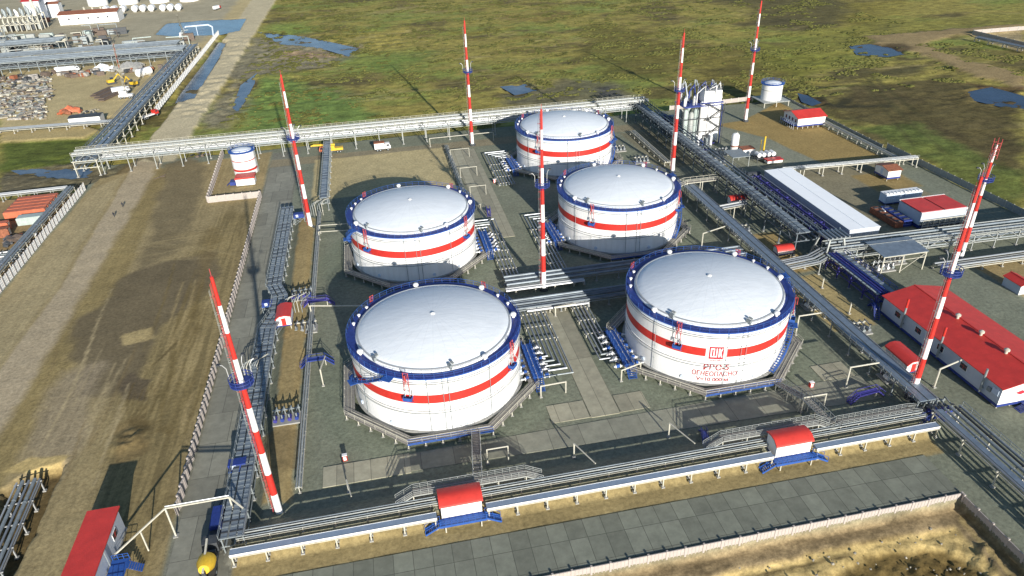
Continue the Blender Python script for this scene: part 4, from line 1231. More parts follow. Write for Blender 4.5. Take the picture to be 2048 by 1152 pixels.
def valves(label, x, y0, y1, side, n=6):
    root = thing('valve_platform', label, 'valve platform', (x, (y0 + y1) / 2, 0), 0, 'blue valve platforms beside the tanks')
    L = y1 - y0
    mb = MB(); mb.box((0, 0, 1.9), (1.9, L, .14), BLUE)
    for s_ in (-.95, .95):
        mb.bar((s_, -L / 2, 1.7), (s_, L / 2, 1.7), .14, .3, BLUE)
    mb.build('deck', root, smooth=False)
    mb = MB()
    for s_ in (-.95, .95):
        for z in (2.5, 3.05):
            mb.bar((s_, -L / 2, z), (s_, L / 2, z), .07, .07, BLUE)
        for j in range(int(L / 1.5) + 1):
            y = -L / 2 + j * 1.5
            mb.bar((s_, y, 1.9), (s_, y, 3.05), .07, .07, BLUE)
    mb.build('railing', root, smooth=False)
    for e in (-1, 1):
        mb = MB()
        for s_ in (-.85, .85):
            mb.bar((s_, e * L / 2, 1.9), (s_, e * (L / 2 + 2.6), .1), .1, .25, BLUE)
            mb.bar((s_, e * L / 2, 3.0), (s_, e * (L / 2 + 2.6), 1.2), .06, .06, BLUE)
        for k in range(8):
            f = (k + .5) / 8
            mb.box((0, e * (L / 2 + 2.6 * f), 1.9 - 1.8 * f), (1.7, .26, .05), BLUE)
        mb.build('stair', root, smooth=False)
    mb = MB(); mb.bar((0, 0, 0), (0, 0, 1.6), .18, .18, CREAM)
    l0 = mb.build('leg', root, smooth=False); l0.location = (-.8, -L / 2 + .3, 0)
    copies(l0, [(a, b, 0) for a in (-.8, .8) for b in (-L / 2 + .3, 0, L / 2 - .3)][1:], root)
    for i in range(n):
        y = -L / 2 + L * (i + .5) / n
        mb = MB()
        mb.tube([(side * -3.2, y, 1.1), (side * 3.6, y, 1.1)], .24, WHITE if i % 2 else ALUB, 10)
        for q in (-2.6, -1.6, 1.5, 2.5):
            mb.tube([(side * q - .08, y, 1.1), (side * q + .08, y, 1.1)], .42, WHITE, 10)
        mb.box((side * -2.1, y, 1.35), (.7, .5, .9), BLUE if i % 3 == 0 else WHITE)
        mb.lathe([(.05, 1.5), (.05, 2.3), (.35, 2.32), (.35, 2.4)], DARK, (side * -2.1, y, 0), 10)
        mb.box((side * 2.0, y, 1.3), (.6, .45, .8), BLUE)
        mb.build('valve', root)
    return root
valves('blue valve platform on the right flank of the front left tank', 19.6, -6.5, 5.5, -1)
valves('blue valve platform on the left flank of the lettered tank', S - 19.4, -7, 6.0, 1)
valves('blue valve platform on the right flank of the tank before the sand rectangle', 19.6, S - 6.5, S + 5.5, -1)
valves('blue valve platform left of the middle right tank, next to the central mast', S - 19.4, S - 6, S + 6, 1)
valves('blue valve platform left of the rearmost tank', S - 19.6, 2 * S - 7, 2 * S + 4, 1, 5)
fan('nested grey pipes bending into the right side of the front left tank', 21.5, 4.5, 1, 18.0, 20.8, 7, .95)
fan('nested grey pipes bending into the left side of the lettered tank', 37.6, 4.0, -1, 41.5, 20.8, 5, .9)
fan('nested pipes bending into the tank in front of the sand rectangle', 21.0, 66, 1, 18.0, 34.5, 5, .95)
fan('nested pipes bending into the middle right tank behind the central mast', 37.8, 66, -1, 41.5, 34.5, 5, .95)
fan('dark nested pipes bending into the rearmost tank', 36.5, 122, -1, 40, 98, 6, 1.0)
# white cladded elbows between the fans
for (lb, x0, x1, y) in (('bright clad double pipe in front of the central mast', 20, 40, 29.4), ('bright clad double pipe linking both fans behind the concrete path', 23, 38, 19.0)):
    root = thing('clad_pipe', lb, 'pipe', (x0, y, 0))
    for k in range(2):
        mb = MB(); mb.tube([(0, k * .9, 1.7), (x1 - x0, k * .9, 1.7), (x1 - x0 + .1, k * .9, .6)], .32, ALUB, 10); mb.build('pipe', root)
    for j in range(4):
        mb = MB()
        mb.bar(((x1 - x0) * (j + .5) / 4, -.4, 1.3), ((x1 - x0) * (j + .5) / 4, 1.3, 1.3), .2, .2, CREAM); mb.bar(((x1 - x0) * (j + .5) / 4, .45, 0), ((x1 - x0) * (j + .5) / 4, .45, 1.3), .2, .2, CREAM)
        mb.build('support', root, smooth=False)

# footbridges from the front bank to the decks, raised walkways on the bank
def footbridge(label, p, q, zs, ze, wd=1.5, m=STEEL):
    root = thing('footbridge', label, 'footbridge', (p[0], p[1], 0))
    a, b = Vector((0, 0, zs)), Vector((q[0] - p[0], q[1] - p[1], ze))
    d = Vector((b.x, b.y, 0)).normalized(); n = Vector((d.y, -d.x, 0)) * wd / 2
    mb = MB()
    for s_ in (-1, 1):
        mb.bar(a + n * s_, b + n * s_, .14, .24, m)
    L = (b - a).length
    for j in range(int(L / .55)):
        c = a + (b - a) * ((j + .5) / int(L / .55)); mb.bar(c - n, c + n, .36, .05, DECK)
    mb.build('deck', root, smooth=False)
    mb = MB()
    for s_ in (-1, 1):
        for h in (.55, 1.1):
            mb.bar(a + n * s_ + Vector((0, 0, h)), b + n * s_ + Vector((0, 0, h)), .07, .07, m)
        for j in range(int(L / 1.4) + 1):
            c = a + (b - a) * min(1, j * 1.4 / L) + n * s_; mb.bar(c, c + Vector((0, 0, 1.1)), .07, .07, m)
    mb.build('railing', root, smooth=False)
    mb = MB()
    for f in (.05, .5, .95):
        for s_ in (-1, 1):
            c = a + (b - a) * f + n * s_; mb.bar((c.x, c.y, 0), c, .16, .16, CREAM)
    mb.build('legs', root, smooth=False)
    return root
footbridge('grey footbridge from the front left tank down to the front bank', (4.6, -19.6), (3.6, -27.5), 1.5, 3.4)
footbridge('grey footbridge section over the bank road, ending behind the first front cabin', (3.6, -27.5), (2.8, -34.2), 3.4, 2.8)
footbridge('grey footbridge from the lettered tank down to the front bank', (S + 7.2, -19.6), (S + 8.4, -27), 1.5, 3.4)
footbridge('grey footbridge section over the bank road, ending behind the second front cabin', (S + 8.4, -27), (S + 9.6, -34), 3.4, 2.8)
def raised(label, x0, x1, y, z, ram):
    root = thing('raised_walkway', label, 'walkway', (x0, y, 0))
    L = x1 - x0
    pts = [(-ram, 0, 1.9), (0, 0, z), (L, 0, z), (L + ram, 0, 1.9)]
    mb = MB()
    for a, b in zip(pts, pts[1:]):
        mb.bar(a, b, 1.5, .1, DECK)
        for s_ in (-.75, .75):
            mb.bar((a[0], s_, a[2] - .1), (b[0], s_, b[2] - .1), .12, .22, STEEL)
    mb.build('deck', root, smooth=False)
    mb = MB()
    for a, b in zip(pts, pts[1:]):
        for s_ in (-.75, .75):
            for h in (.35, .7, 1.1):
                mb.bar((a[0], s_, a[2] + h), (b[0], s_, b[2] + h), .07, .07, STEEL)
            k = max(1, int((b[0] - a[0]) / 1.2))
            for j in range(k + 1):
                f = j / k; c = [a[i] + (b[i] - a[i]) * f for i in range(3)]
                mb.bar((c[0], s_, c[2]), (c[0], s_, c[2] + 1.1), .07, .07, STEEL)
    mb.build('railing', root, smooth=False)
    mb = MB()
    for j in range(5):
        for s_ in (-.7, .7):
            mb.bar((L * j / 4, s_, .6), (L * j / 4, s_, z), .16, .16, CREAM)
    mb.build('legs', root, smooth=False)
raised('raised lattice walkway on the front bank behind the first red-roofed cabin', -8.0, 11.0, -33.6, 3.6, 3)
raised('raised lattice walkway on the front bank behind the second red-roofed cabin', 46.5, 65.0, -33.6, 3.6, 3)
raised('low lattice walkway at the right end of the front bank, turning toward the hall mast', 69.5, 84.0, -33.8, 2.5, 2)
# ------------------------------------------------------------------ cabins
def cabin(label, x, y, L=6.6, D=3.2, zf=1.7, rz=0.0, plat=True, h=2.7, group='red-roofed equipment cabins', stairs=(1, 1)):
    """small cabin on legs: white walls, curved red roof, blue platform with a stair at each end"""
    root = thing('equipment_cabin', label, 'cabin', (x, y, 0), rz, group)
    mb = MB(); mb.box((0, 0, zf + h / 2), (L, D, h), WHITE); mb.box((0, 0, zf - .1), (L + .1, D + .1, .25), NAVY)
    for k in range(7):
        mb.box((-L / 2 + L * (k + .5) / 7, -D / 2 - .02, zf + h / 2), (.06, .05, h), GREYW)
    mb.build('body', root, smooth=False)
    mb = MB()
    prof = [(-D / 2 - .25, zf + h - .1), (-D / 2 - .16, zf + h + .2), (-D / 4, zf + h + .85), (D / 8, zf + h + .95), (D / 2 + .2, zf + h + .6), (D / 2 + .2, zf + h + .4), (D / 8, zf + h + .75), (-D / 4, zf + h + .62), (-D / 2, zf + h), (-D / 2 - .08, zf + h - .1)]
    n = len(prof)
    vs = [(-L / 2 - .25, a, b) for a, b in prof] + [(L / 2 + .25, a, b) for a, b in prof]
    mb.add(vs, [(i, n + i, n + (i + 1) % n, (i + 1) % n) for i in range(n)], REDROOF)
    mb.add(vs, [tuple(range(n)), tuple(range(2 * n - 1, n - 1, -1))], RED)
    mb.add([(-L / 2, D / 2, zf + h), (L / 2, D / 2, zf + h), (L / 2, D / 2, zf + h + .5), (-L / 2, D / 2, zf + h + .5)], [(0, 1, 2, 3)], RED)
    for e in (-1, 1):
        mb.add([(e * L / 2, -D / 2, zf + h), (e * L / 2, D / 2, zf + h), (e * L / 2, D / 2, zf + h + .5), (e * L / 2, D / 8, zf + h + .7), (e * L / 2, -D / 4, zf + h + .6)], [(0, 1, 2, 3, 4)], WHITE)
    mb.build('roof', root)
    mb = MB(); mb.box((L / 2 + .03, 0, zf + .95), (.06, 1.0, 1.9), RED); mb.box((L / 2 + .08, -.3, zf + .95), (.06, .08, .15), DARK)
    mb.build('door', root, smooth=False)
    if plat:
        yp = -D / 2 - .8
        mb = MB(); mb.box((0, yp, zf - .15), (L + 1.0, 1.5, .12), BLUE); mb.box((0, yp - .72, zf - .25), (L + 1.0, .1, .45), BLUE)
        mb.build('platform', root, smooth=False)
        mb = MB()
        for hh in (.5, .95):
            mb.bar((-L / 2 - .5, yp - .72, zf + hh), (L / 2 + .5, yp - .72, zf + hh), .07, .07, BLUE)
        for k in range(9):
            xx = -L / 2 - .5 + (L + 1) * k / 8; mb.bar((xx, yp - .72, zf - .2), (xx, yp - .72, zf + .95), .07, .07, BLUE)
        mb.build('railing', root, smooth=False)
        for e in (-1, 1):
            if not stairs[0 if e < 0 else 1]: continue
            mb = MB()
            for s_ in (-.65, .65):
                a, b = (e * (L / 2 + .4), yp + s_, zf - .1), (e * (L / 2 + 2.9), yp + s_, .15)
                mb.bar(a, b, .12, .3, BLUE)
                mb.bar((a[0], a[1], a[2] + 1), (b[0], b[1], b[2] + 1), .07, .07, BLUE)
                for f in (0, .5, 1):
                    c = [a[i] + (b[i] - a[i]) * f for i in range(3)]; mb.bar(c, (c[0], c[1], c[2] + 1), .06, .06, BLUE)
            for k in range(8):
                f = (k + .5) / 8; mb.box((e * (L / 2 + .4 + 2.5 * f), yp, zf - .1 - (zf - .25) * f), (.28, 1.25, .05), BLUE)
            mb.build('stair', root, smooth=False)
    mb = MB(); mb.bar((0, 0, -.4), (0, 0, zf - .1), .2, .2, CREAM)
    l0 = mb.build('leg', root, smooth=False); ls = [(a, b, 0) for a in (-L / 2 + .4, L / 2 - .4) for b in ((-D / 2 - 1.4, D / 2 - .3) if plat else (-D / 2 + .2, D / 2 - .2))]
    l0.location = ls[0]; copies(l0, ls[1:], root)
    return root
cabin('white red-roofed cabin with blue stairs set into the covered tray, nearer the first mast', -.6, -36.9)
cabin('white red-roofed cabin with blue stairs set into the covered tray, nearer the hall mast', 57.7, -36.9)
cabin('red-roofed cabin on the west bank beside the ladder-like trays, left of the front left tank', -33.0, 29.0, 5.6, 3.2, 2.4, pi / 2 + pi, True, 1.8, stairs=(0, 0))
cabin('red-roofed cabin behind the hall mast, between grey tray and red-roofed hall', 92.6, -20.0, 6.6, 3.0, 2.2, pi / 2 + pi, False, 1.8)
cabin('small red-roofed cabin between the dark rack and the grey tray, behind the middle right tank', 98.0, 62.5, 5.0, 2.4, 2.0, 0, False, 1.4)
cabin('low red-topped unit half hidden on the sandy plot behind the grey tray', 95.5, 31.0, 4.4, 2.4, 1.4, 0, False, 1.0)
# loose blue stair frames
def blue_stair(label, x, y, L, z, rz=0.0, m=NAVY):
    root = thing('crossover_stair', label, 'stair', (x, y, 0), rz, 'blue crossover stairs')
    mb = MB()
    pts = [(-L / 2 - 1.8, .2), (-L / 2, z), (L / 2, z), (L / 2 + 1.8, .2)]
    for s_ in (-.5, .5):
        for a, b in zip(pts, pts[1:]):
            mb.bar((a[0], s_, a[1]), (b[0], s_, b[1]), .14, .26, m)
            mb.bar((a[0], s_, a[1] + 1), (b[0], s_, b[1] + 1), .08, .08, m)
            mb.bar((a[0], s_, a[1]), (a[0], s_, a[1] + 1), .08, .08, m)
    mb.build('frame', root, smooth=False)
    mb = MB(); mb.box((0, 0, z), (L, 1, .1), m)
    for e in (-1, 1):
        for k in range(6):
            f = (k + .5) / 6; mb.box((e * (L / 2 + 1.8 * f), 0, z - (z - .2) * f), (.28, .9, .05), m)
    mb.build('treads', root, smooth=False)
    for s_ in (-.45, .45):
        mb = MB(); mb.bar((-L / 2 if s_ < 0 else L / 2, 0, 0), (-L / 2 if s_ < 0 else L / 2, 0, z), .16, .16, CREAM); mb.build('leg', root, smooth=False)
    return root
blue_stair('blue crossover stair on the gravel between west bank and front left tank', -25.4, 11.4, 3.6, 1.9)
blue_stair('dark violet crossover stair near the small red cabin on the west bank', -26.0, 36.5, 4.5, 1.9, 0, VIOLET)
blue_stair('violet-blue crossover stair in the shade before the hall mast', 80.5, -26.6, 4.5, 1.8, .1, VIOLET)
blue_stair('blue crossover stair under the right end of the covered tray', 87.2, -35.6, 3.0, 1.8, .1, NAVY)
blue_stair('dark blue stair tucked behind the second raised lattice walkway', 45.2, -30.0, 2.0, 1.5, 1.3, NAVY)
blue_stair('purple stair frame standing in the concrete lane left of the central mast', 24.2, 79.5, 1.6, 1.4, 1.5, VIOLET)
blue_stair('blue landing at the rear corner of the hall beside the violet rack', 100.8, .2, 2.6, 2.2, 1.2, NAVY)

# ------------------------------------------------------------------ buildings
def gable(name, label, cat, x0, x1, y0, y1, zb, zt, rise, roof, wall, axis_='y', base=None, over=.4, legs=False, group=None, endwall=None):
    cx, cy = (x0 + x1) / 2, (y0 + y1) / 2
    root = thing(name, label, cat, (cx, cy, 0), 0, group)
    w_, l_ = (x1 - x0, y1 - y0)
    a, b = w_ / 2, l_ / 2
    mb = MB(); mb.box((0, 0, (zb + zt) / 2), (w_, l_, zt - zb), wall)
    if axis_ == 'y':
        for s_ in (-1, 1):
            mb.add([(-a, s_ * b, zt), (a, s_ * b, zt), (0, s_ * b, zt + rise)], [(0, 1, 2) if s_ < 0 else (0, 2, 1)], endwall or wall)
        mb.add([(-a, -b - .02, zb), (a, -b - .02, zb), (a, -b - .02, zt), (0, -b - .02, zt + rise), (-a, -b - .02, zt)], [(0, 1, 2, 3, 4)], endwall or wall)
    else:
        for s_ in (-1, 1):
            mb.add([(s_ * a, -b, zt), (s_ * a, b, zt), (s_ * a, 0, zt + rise)], [(0, 1, 2) if s_ > 0 else (0, 2, 1)], wall)
    mb.build('wall', root, smooth=False)
    mb = MB(); t_ = .12
    if axis_ == 'y':
        k = rise / a
        for s_ in (-1, 1):
            p = [(s_ * (a + over), zt - over * k + .02), (0, zt + rise + .02), (0, zt + rise + .02 + t_), (s_ * (a + over), zt - over * k + .02 + t_)]
            vs = [(q[0], -b - over, q[1]) for q in p] + [(q[0], b + over, q[1]) for q in p]
            fs = [(0, 1, 2, 3), (7, 6, 5, 4), (3, 2, 6, 7), (0, 4, 5, 1), (0, 3, 7, 4)]
            mb.add(vs, fs if s_ < 0 else [tuple(reversed(f)) for f in fs], roof)
        mb.bar((0, -b - over, zt + rise + t_ + .05), (0, b + over, zt + rise + t_ + .05), .35, .08, roof)
    else:
        k = rise / b
        for s_ in (-1, 1):
            p = [(s_ * (b + over), zt - over * k + .02), (0, zt + rise + .02), (0, zt + rise + .02 + t_), (s_ * (b + over), zt - over * k + .02 + t_)]
            vs = [(-a - over, q[0], q[1]) for q in p] + [(a + over, q[0], q[1]) for q in p]
            fs = [(3, 2, 1, 0), (4, 5, 6, 7), (7, 6, 2, 3), (1, 5, 4, 0), (4, 7, 3, 0)]
            mb.add(vs, fs if s_ < 0 else [tuple(reversed(f)) for f in fs], roof)
    mb.build('roof', root, smooth=False)
    if base:
        mb = MB(); mb.box((0, 0, zb - .28), (w_ + .2, l_ + .2, .5), base); mb.build('base_frame', root, smooth=False)
    if legs:
        mb = MB(); mb.bar((0, 0, 0), (0, 0, zb - .5), .25, .25, CREAM); l0 = mb.build('leg', root, smooth=False)
        ls = [(-a + .3 + (w_ - .6) * i / 5, s_ * (b - .3), 0) for i in range(6) for s_ in (-1, 1)]
        l0.location = ls[0]; copies(l0, ls[1:], root)
    return root
def window(root, c, sx, sy, sz, m=GLASS, fr=WHITE):
    ax = 0 if sx < sy else 1
    f = MB(); d = [sx, sy, sz]
    f.box(c, [d[0] * (1 if ax == 0 else 1.12), d[1] * (1 if ax == 1 else 1.12), d[2] * 1.12], fr)
    o = f.build('window', root, smooth=False)
    g_ = MB(); d2 = [d[0] + (.04 if ax == 0 else 0), d[1] + (.04 if ax == 1 else 0), d[2]]
    g_.box(c, d2, m); g_.build('pane', o, smooth=False)
    b_ = MB()
    if ax == 0: b_.box((c[0], c[1], c[2]), (d[0] + .07, .07, d[2]), RED); b_.box((c[0], c[1], c[2] + .1), (d[0] + .07, d[1], .07), RED)
    else: b_.box((c[0], c[1], c[2]), (.07, d[1] + .07, d[2]), fr)
    b_.build('bars', o, smooth=False)
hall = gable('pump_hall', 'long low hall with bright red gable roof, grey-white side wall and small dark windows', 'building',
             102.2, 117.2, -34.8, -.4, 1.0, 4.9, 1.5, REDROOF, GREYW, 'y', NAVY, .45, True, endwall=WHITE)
for yy in (-13.0, -6.5, 0.2, 6.8):
    window(hall, (-7.52, yy + 5.2, 3.2), .1, 1.7, 1.3)
for yy in (9.8, -1.5, -13.2):
    mb = MB(); mb.tube([(-7.95, yy, 1.2), (-7.95, yy, 8.6 if yy > -10 else 6.6)], .22, GALV, 10)
    if yy > -10: mb.tube([(-7.95, yy, 6.4), (-7.95, yy, 8.65)], .24, RED, 10)
    mb.tube([(-7.95, yy, 2.2), (-7.45, yy, 2.2)], .2, GALV, 8)
    mb.build('stack_pipe', hall)
for yy in (3.5, -3.0, -9.5):
    mb = MB(); mb.lathe([(.3, 5.9), (.3, 7.0), (.55, 7.05), (.55, 7.35), (.2, 7.6), (.001, 7.65)], CREAM, (-.6, yy, 0), 12); mb.build('roof_vent', hall)
mb = MB(); mb.add([(-4.4, -17.28, 3.3), (-3.2, -17.28, 2.7), (-1.9, -17.28, 3.1), (-3.0, -17.28, 3.75)], [(0, 1, 2, 3)], EMBR); mb.build('wall_sign', hall, smooth=False)
mb = MB(); mb.box((2, -18.6, .75), (9, 2.2, .14), NAVY)
for k in range(8):
    mb.bar((-2.5 + k * 1.28, -19.6, .1), (-2.5 + k * 1.28, -19.6, 1.8), .08, .08, NAVY)
for z in (1.3, 1.8): mb.bar((-2.5, -19.6, z), (6.5, -19.6, z), .08, .08, NAVY)
for k in range(5): mb.box((-2.7 - k * .3, -18.6, .62 - k * .14), (.3, 1.6, .06), NAVY)
mb.build('entrance_platform', hall, smooth=False)
mb = MB(); mb.box((-7.6, -16.0, 3.3), (.14, 1.5, 1.2), PALE); mb.box((-7.7, -14.7, 2.9), (.3, .8, .9), GALV); mb.build('wall_unit', hall, smooth=False)

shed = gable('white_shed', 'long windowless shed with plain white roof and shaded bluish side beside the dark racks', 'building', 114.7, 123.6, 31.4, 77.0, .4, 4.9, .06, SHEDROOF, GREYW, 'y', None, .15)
mb = MB(); mb.box((4.5, 0, 4.6), (.12, 45.6, .3), GREYW); mb.box((-4.56, 0, 4.6), (.1, 45.7, .25), GREYW); mb.build('gutter', shed, smooth=False)
mb = MB(); mb.box((0, 0, .22), (8.9, 46.0, .4), CONC); mb.build('plinth', shed, smooth=False)

b2 = thing('twin_module_building', 'pair of joined modules with two flat red roofs and white edges near the perimeter fence', 'building', (147.0, 40.3, 0))
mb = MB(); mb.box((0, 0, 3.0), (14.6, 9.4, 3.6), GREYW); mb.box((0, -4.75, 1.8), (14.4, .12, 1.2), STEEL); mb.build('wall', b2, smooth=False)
for s_ in (-1, 1):
    mb = MB(); mb.box((s_ * 3.7, .2, 5.0), (6.9, 9.0, .2), REDROOF); mb.box((s_ * 3.7, -4.5, 4.85), (7.3, .5, .35), WHITE); mb.box((s_ * 3.7, 4.85, 5.0), (7.3, .35, .3), WHITE); mb.build('roof', b2, smooth=False)
mb = MB()
for k in range(9):
    mb.bar((-7 + k * 1.75, -5.6, 0), (-7 + k * 1.75, -5.6, 3.0), .12, .12, CREAM)
    if k < 8: mb.tube([(-6.6 + k * 1.75, -5.2, .4), (-6.6 + k * 1.75, -5.2, 2.0), (-5.8 + k * 1.75, -5.3, 2.2)], .14, GALV, 6)
mb.bar((-7, -5.6, 3.0), (7, -5.6, 3.0), .14, .14, CREAM); mb.bar((-7, -5.6, 1.2), (7, -5.6, 1.2), .3, .3, GALV)
mb.build('pipe_front', b2, smooth=False)
mb = MB(); mb.box((0, 0, .6), (14.8, 9.6, .5), NAVY)
for k in range(6):
    for s_ in (-1, 1): mb.bar((-7 + k * 2.8, s_ * 4.4, 0), (-7 + k * 2.8, s_ * 4.4, .5), .25, .25, CREAM)
mb.build('base_frame', b2, smooth=False)
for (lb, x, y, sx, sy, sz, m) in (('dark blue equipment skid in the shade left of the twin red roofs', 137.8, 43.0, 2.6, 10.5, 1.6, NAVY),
                                  ('dark maroon equipment skid lying beside the blue skid, with one white pipe on top', 135.2, 43.5, 2.4, 11.5, 1.2, RUST)):
    r = thing('equipment_skid', lb, 'skid', (x, y, 0))
    mb = MB(); mb.box((0, 0, .5 + sz / 2), (sx, sy, sz), m); mb.box((0, 0, .35), (sx + .3, sy + .3, .3), m); mb.build('housing', r, smooth=False)
    mb = MB()
    for k in range(5): mb.box((0, -sy / 2 + sy * (k + .5) / 5, .55 + sz), (sx * .7, .5, .3), DARK)
    mb.build('top_units', r, smooth=False)
    if m is RUST:
        mb = MB(); mb.tube([(.3, 1.2, 2.1), (.8, 3.4, 2.1)], .16, WHITE, 8); mb.build('pipe', r)
    mb = MB()
    for k in range(4):
        for s_ in (-1, 1): mb.bar((s_ * sx * .4, -sy / 2 + sy * (k + .5) / 4, 0), (s_ * sx * .4, -sy / 2 + sy * (k + .5) / 4, .3), .2, .2, CREAM)
    mb.build('feet', r, smooth=False)
for (lb, x) in (('pale blue box container standing behind the twin red roofs, left one of the pair', 144.0), ('pale blue box container standing behind the twin red roofs, right one of the pair', 150.2)):
    r = thing('container_unit', lb, 'container', (x, 53.6, 0), 0, 'pale blue box containers')
    mb = MB(); mb.box((0, 0, 2.1), (5.9, 3.0, 2.6), PALE)
    for k in range(9): mb.box((-2.7 + k * .67, -1.52, 2.0), (.1, .08, 2.3), GREYW)
    mb.build('body', r, smooth=False)
    mb = MB(); mb.box((0, 0, 3.46), (6.0, 3.1, .12), WHITE)
    for k in range(5): mb.box((-2.4 + k * 1.2, -.6, 3.62), (.7, .9, .2), WHITE)
    mb.build('roof', r, smooth=False)
    mb = MB(); mb.box((0, 0, .62), (6, 3.1, .3), NAVY)
    for a in (-2.6, 0, 2.6):
        for b in (-1.3, 1.3): mb.bar((a, b, 0), (a, b, .5), .2, .2, CREAM)
    mb.build('base_frame', r, smooth=False)
b3 = gable('substation_building', 'white building on short stilts with clean red gable roof beside the raised white tank', 'building', 154.6, 166.2, 124.2, 134.6, 1.5, 4.4, 1.5, REDROOF, WHITE, 'x', NAVY, .5, True)
for k in range(4):
    window(b3, (-5.82, -3.6 + k * 2.3, 3.0), .1, 1.0, 1.2, GLASS, PALE)
mb = MB(); mb.box((-6.6, 0, 1.5), (1.5, 9.8, .12), NAVY)
for z in (2.1, 2.6): mb.bar((-7.3, -4.9, z), (-7.3, 4.9, z), .07, .07, PALE)
for k in range(8): mb.bar((-7.3, -4.9 + k * 1.4, 0), (-7.3, -4.9 + k * 1.4, 2.6), .09, .09, PALE)
mb.build('side_gallery', b3, smooth=False)
sc_ = gable('maroon_cabin', 'small raised cabin with white front and dark maroon roof under the pale pipe bridge', 'cabin', 153.6, 158.2, 68.6, 75.0, 1.3, 3.6, .7, RUST, WHITE, 'x', NAVY, .4, False)
mb = MB()
for a in (-2, 2):
    for b in (-2.8, 2.8): mb.bar((a, b, 0), (a, b, 1.1), .2, .2, CREAM)
mb.build('stilts', sc_, smooth=False)
mb = MB(); mb.box((-2.33, 0, 2.4), (.06, 1.0, 1.8), PALE); mb.build('door', sc_, smooth=False)
gh = gable('guard_hut', 'tiny hut with red roof and white door side on the sandy plot behind the hall', 'hut', 138.2, 141.6, -1.2, 3.8, .2, 2.6, .7, REDROOF, GREYW, 'y', CONC, .3, False, endwall=WHITE)
mb = MB(); mb.box((.5, -2.55, 1.2), (.9, .06, 1.9), WHITE); mb.box((.9, -2.6, 1.2), (.1, .06, .1), DARK); mb.build('door', gh, smooth=False)
# gate building at the lower left edge
gb = thing('gate_building', 'tall narrow building with flat bright red roof at the lower left, long shadow behind it', 'building', (-57.2, -38.4, 0))
mb = MB(); mb.box((0, 0, 2.6), (4.2, 22.5, 4.6), GREYW); mb.box((0, 0, .2), (4.5, 22.8, .4), CONC); mb.build('wall', gb, smooth=False)
mb = MB(); mb.box((0, 0, 5.0), (4.9, 23.2, .22), REDROOF); mb.build('roof', gb, smooth=False)
for yy in (7.6, -2.0, -7):
    window(gb, (2.12, yy, 3.0), .1, 1.6, 1.2)
mb = MB(); mb.tube([(2.35, 2.6, .4), (2.35, 2.6, 4.9)], .09, GALV, 6); mb.build('downpipe', gb)
mb = MB(); mb.box((3.6, 1.5, 1.5), (2.6, 4.2, .12), BLUE)
for k in range(4): mb.bar((2.5 + k * .8, 3.6, .1), (2.5 + k * .8, 3.6, 2.6), .08, .08, BLUE); mb.bar((2.5 + k * .8, -.6, .1), (2.5 + k * .8, -.6, 2.6), .08, .08, BLUE)
for z in (2.1, 2.6):
    mb.bar((2.5, 3.6, z), (4.9, 3.6, z), .07, .07, BLUE); mb.bar((2.5, -.6, z), (4.9, -.6, z), .07, .07, BLUE)
for k in range(7): mb.box((5.0 + k * .28, 2.4, 1.4 - k * .2), (.3, 1.4, .06), BLUE)
mb.build('entrance_stair', gb, smooth=False)
pb = thing('pipe_gantry', 'white pipe gantry on three posts spanning the side road beside the gate building', 'pipe gantry', (-46.8, -28.4, 0))
mb = MB(); mb.bar((-7.6, -6.2, 2.4), (.2, -2.2, 6.5), .22, .22, CREAM); mb.bar((.2, -2.2, 6.5), (9.6, -1.2, 5.6), .24, .24, CREAM); mb.bar((9.6, -1.2, 5.6), (11.6, -2.6, 4.0), .2, .2, CREAM); mb.tube([(.2, -2.1, 6.8), (9.6, -1.1, 5.9)], .1, ALU, 6); mb.build('beam', pb, smooth=False)
for x_, y_, h_ in ((.2, -2.2, 6.4), (9.6, -1.2, 5.5)):
    mb = MB(); mb.bar((x_, y_, 0), (x_, y_, h_), .24, .24, CREAM); mb.box((x_, y_, .1), (.8, .8, .2), CONC); mb.build('post', pb, smooth=False)
mb = MB(); mb.bar((-3.6, -4.2, 0), (-3.6, -4.2, 4.3), .2, .2, CREAM); mb.build('post', pb, smooth=False)

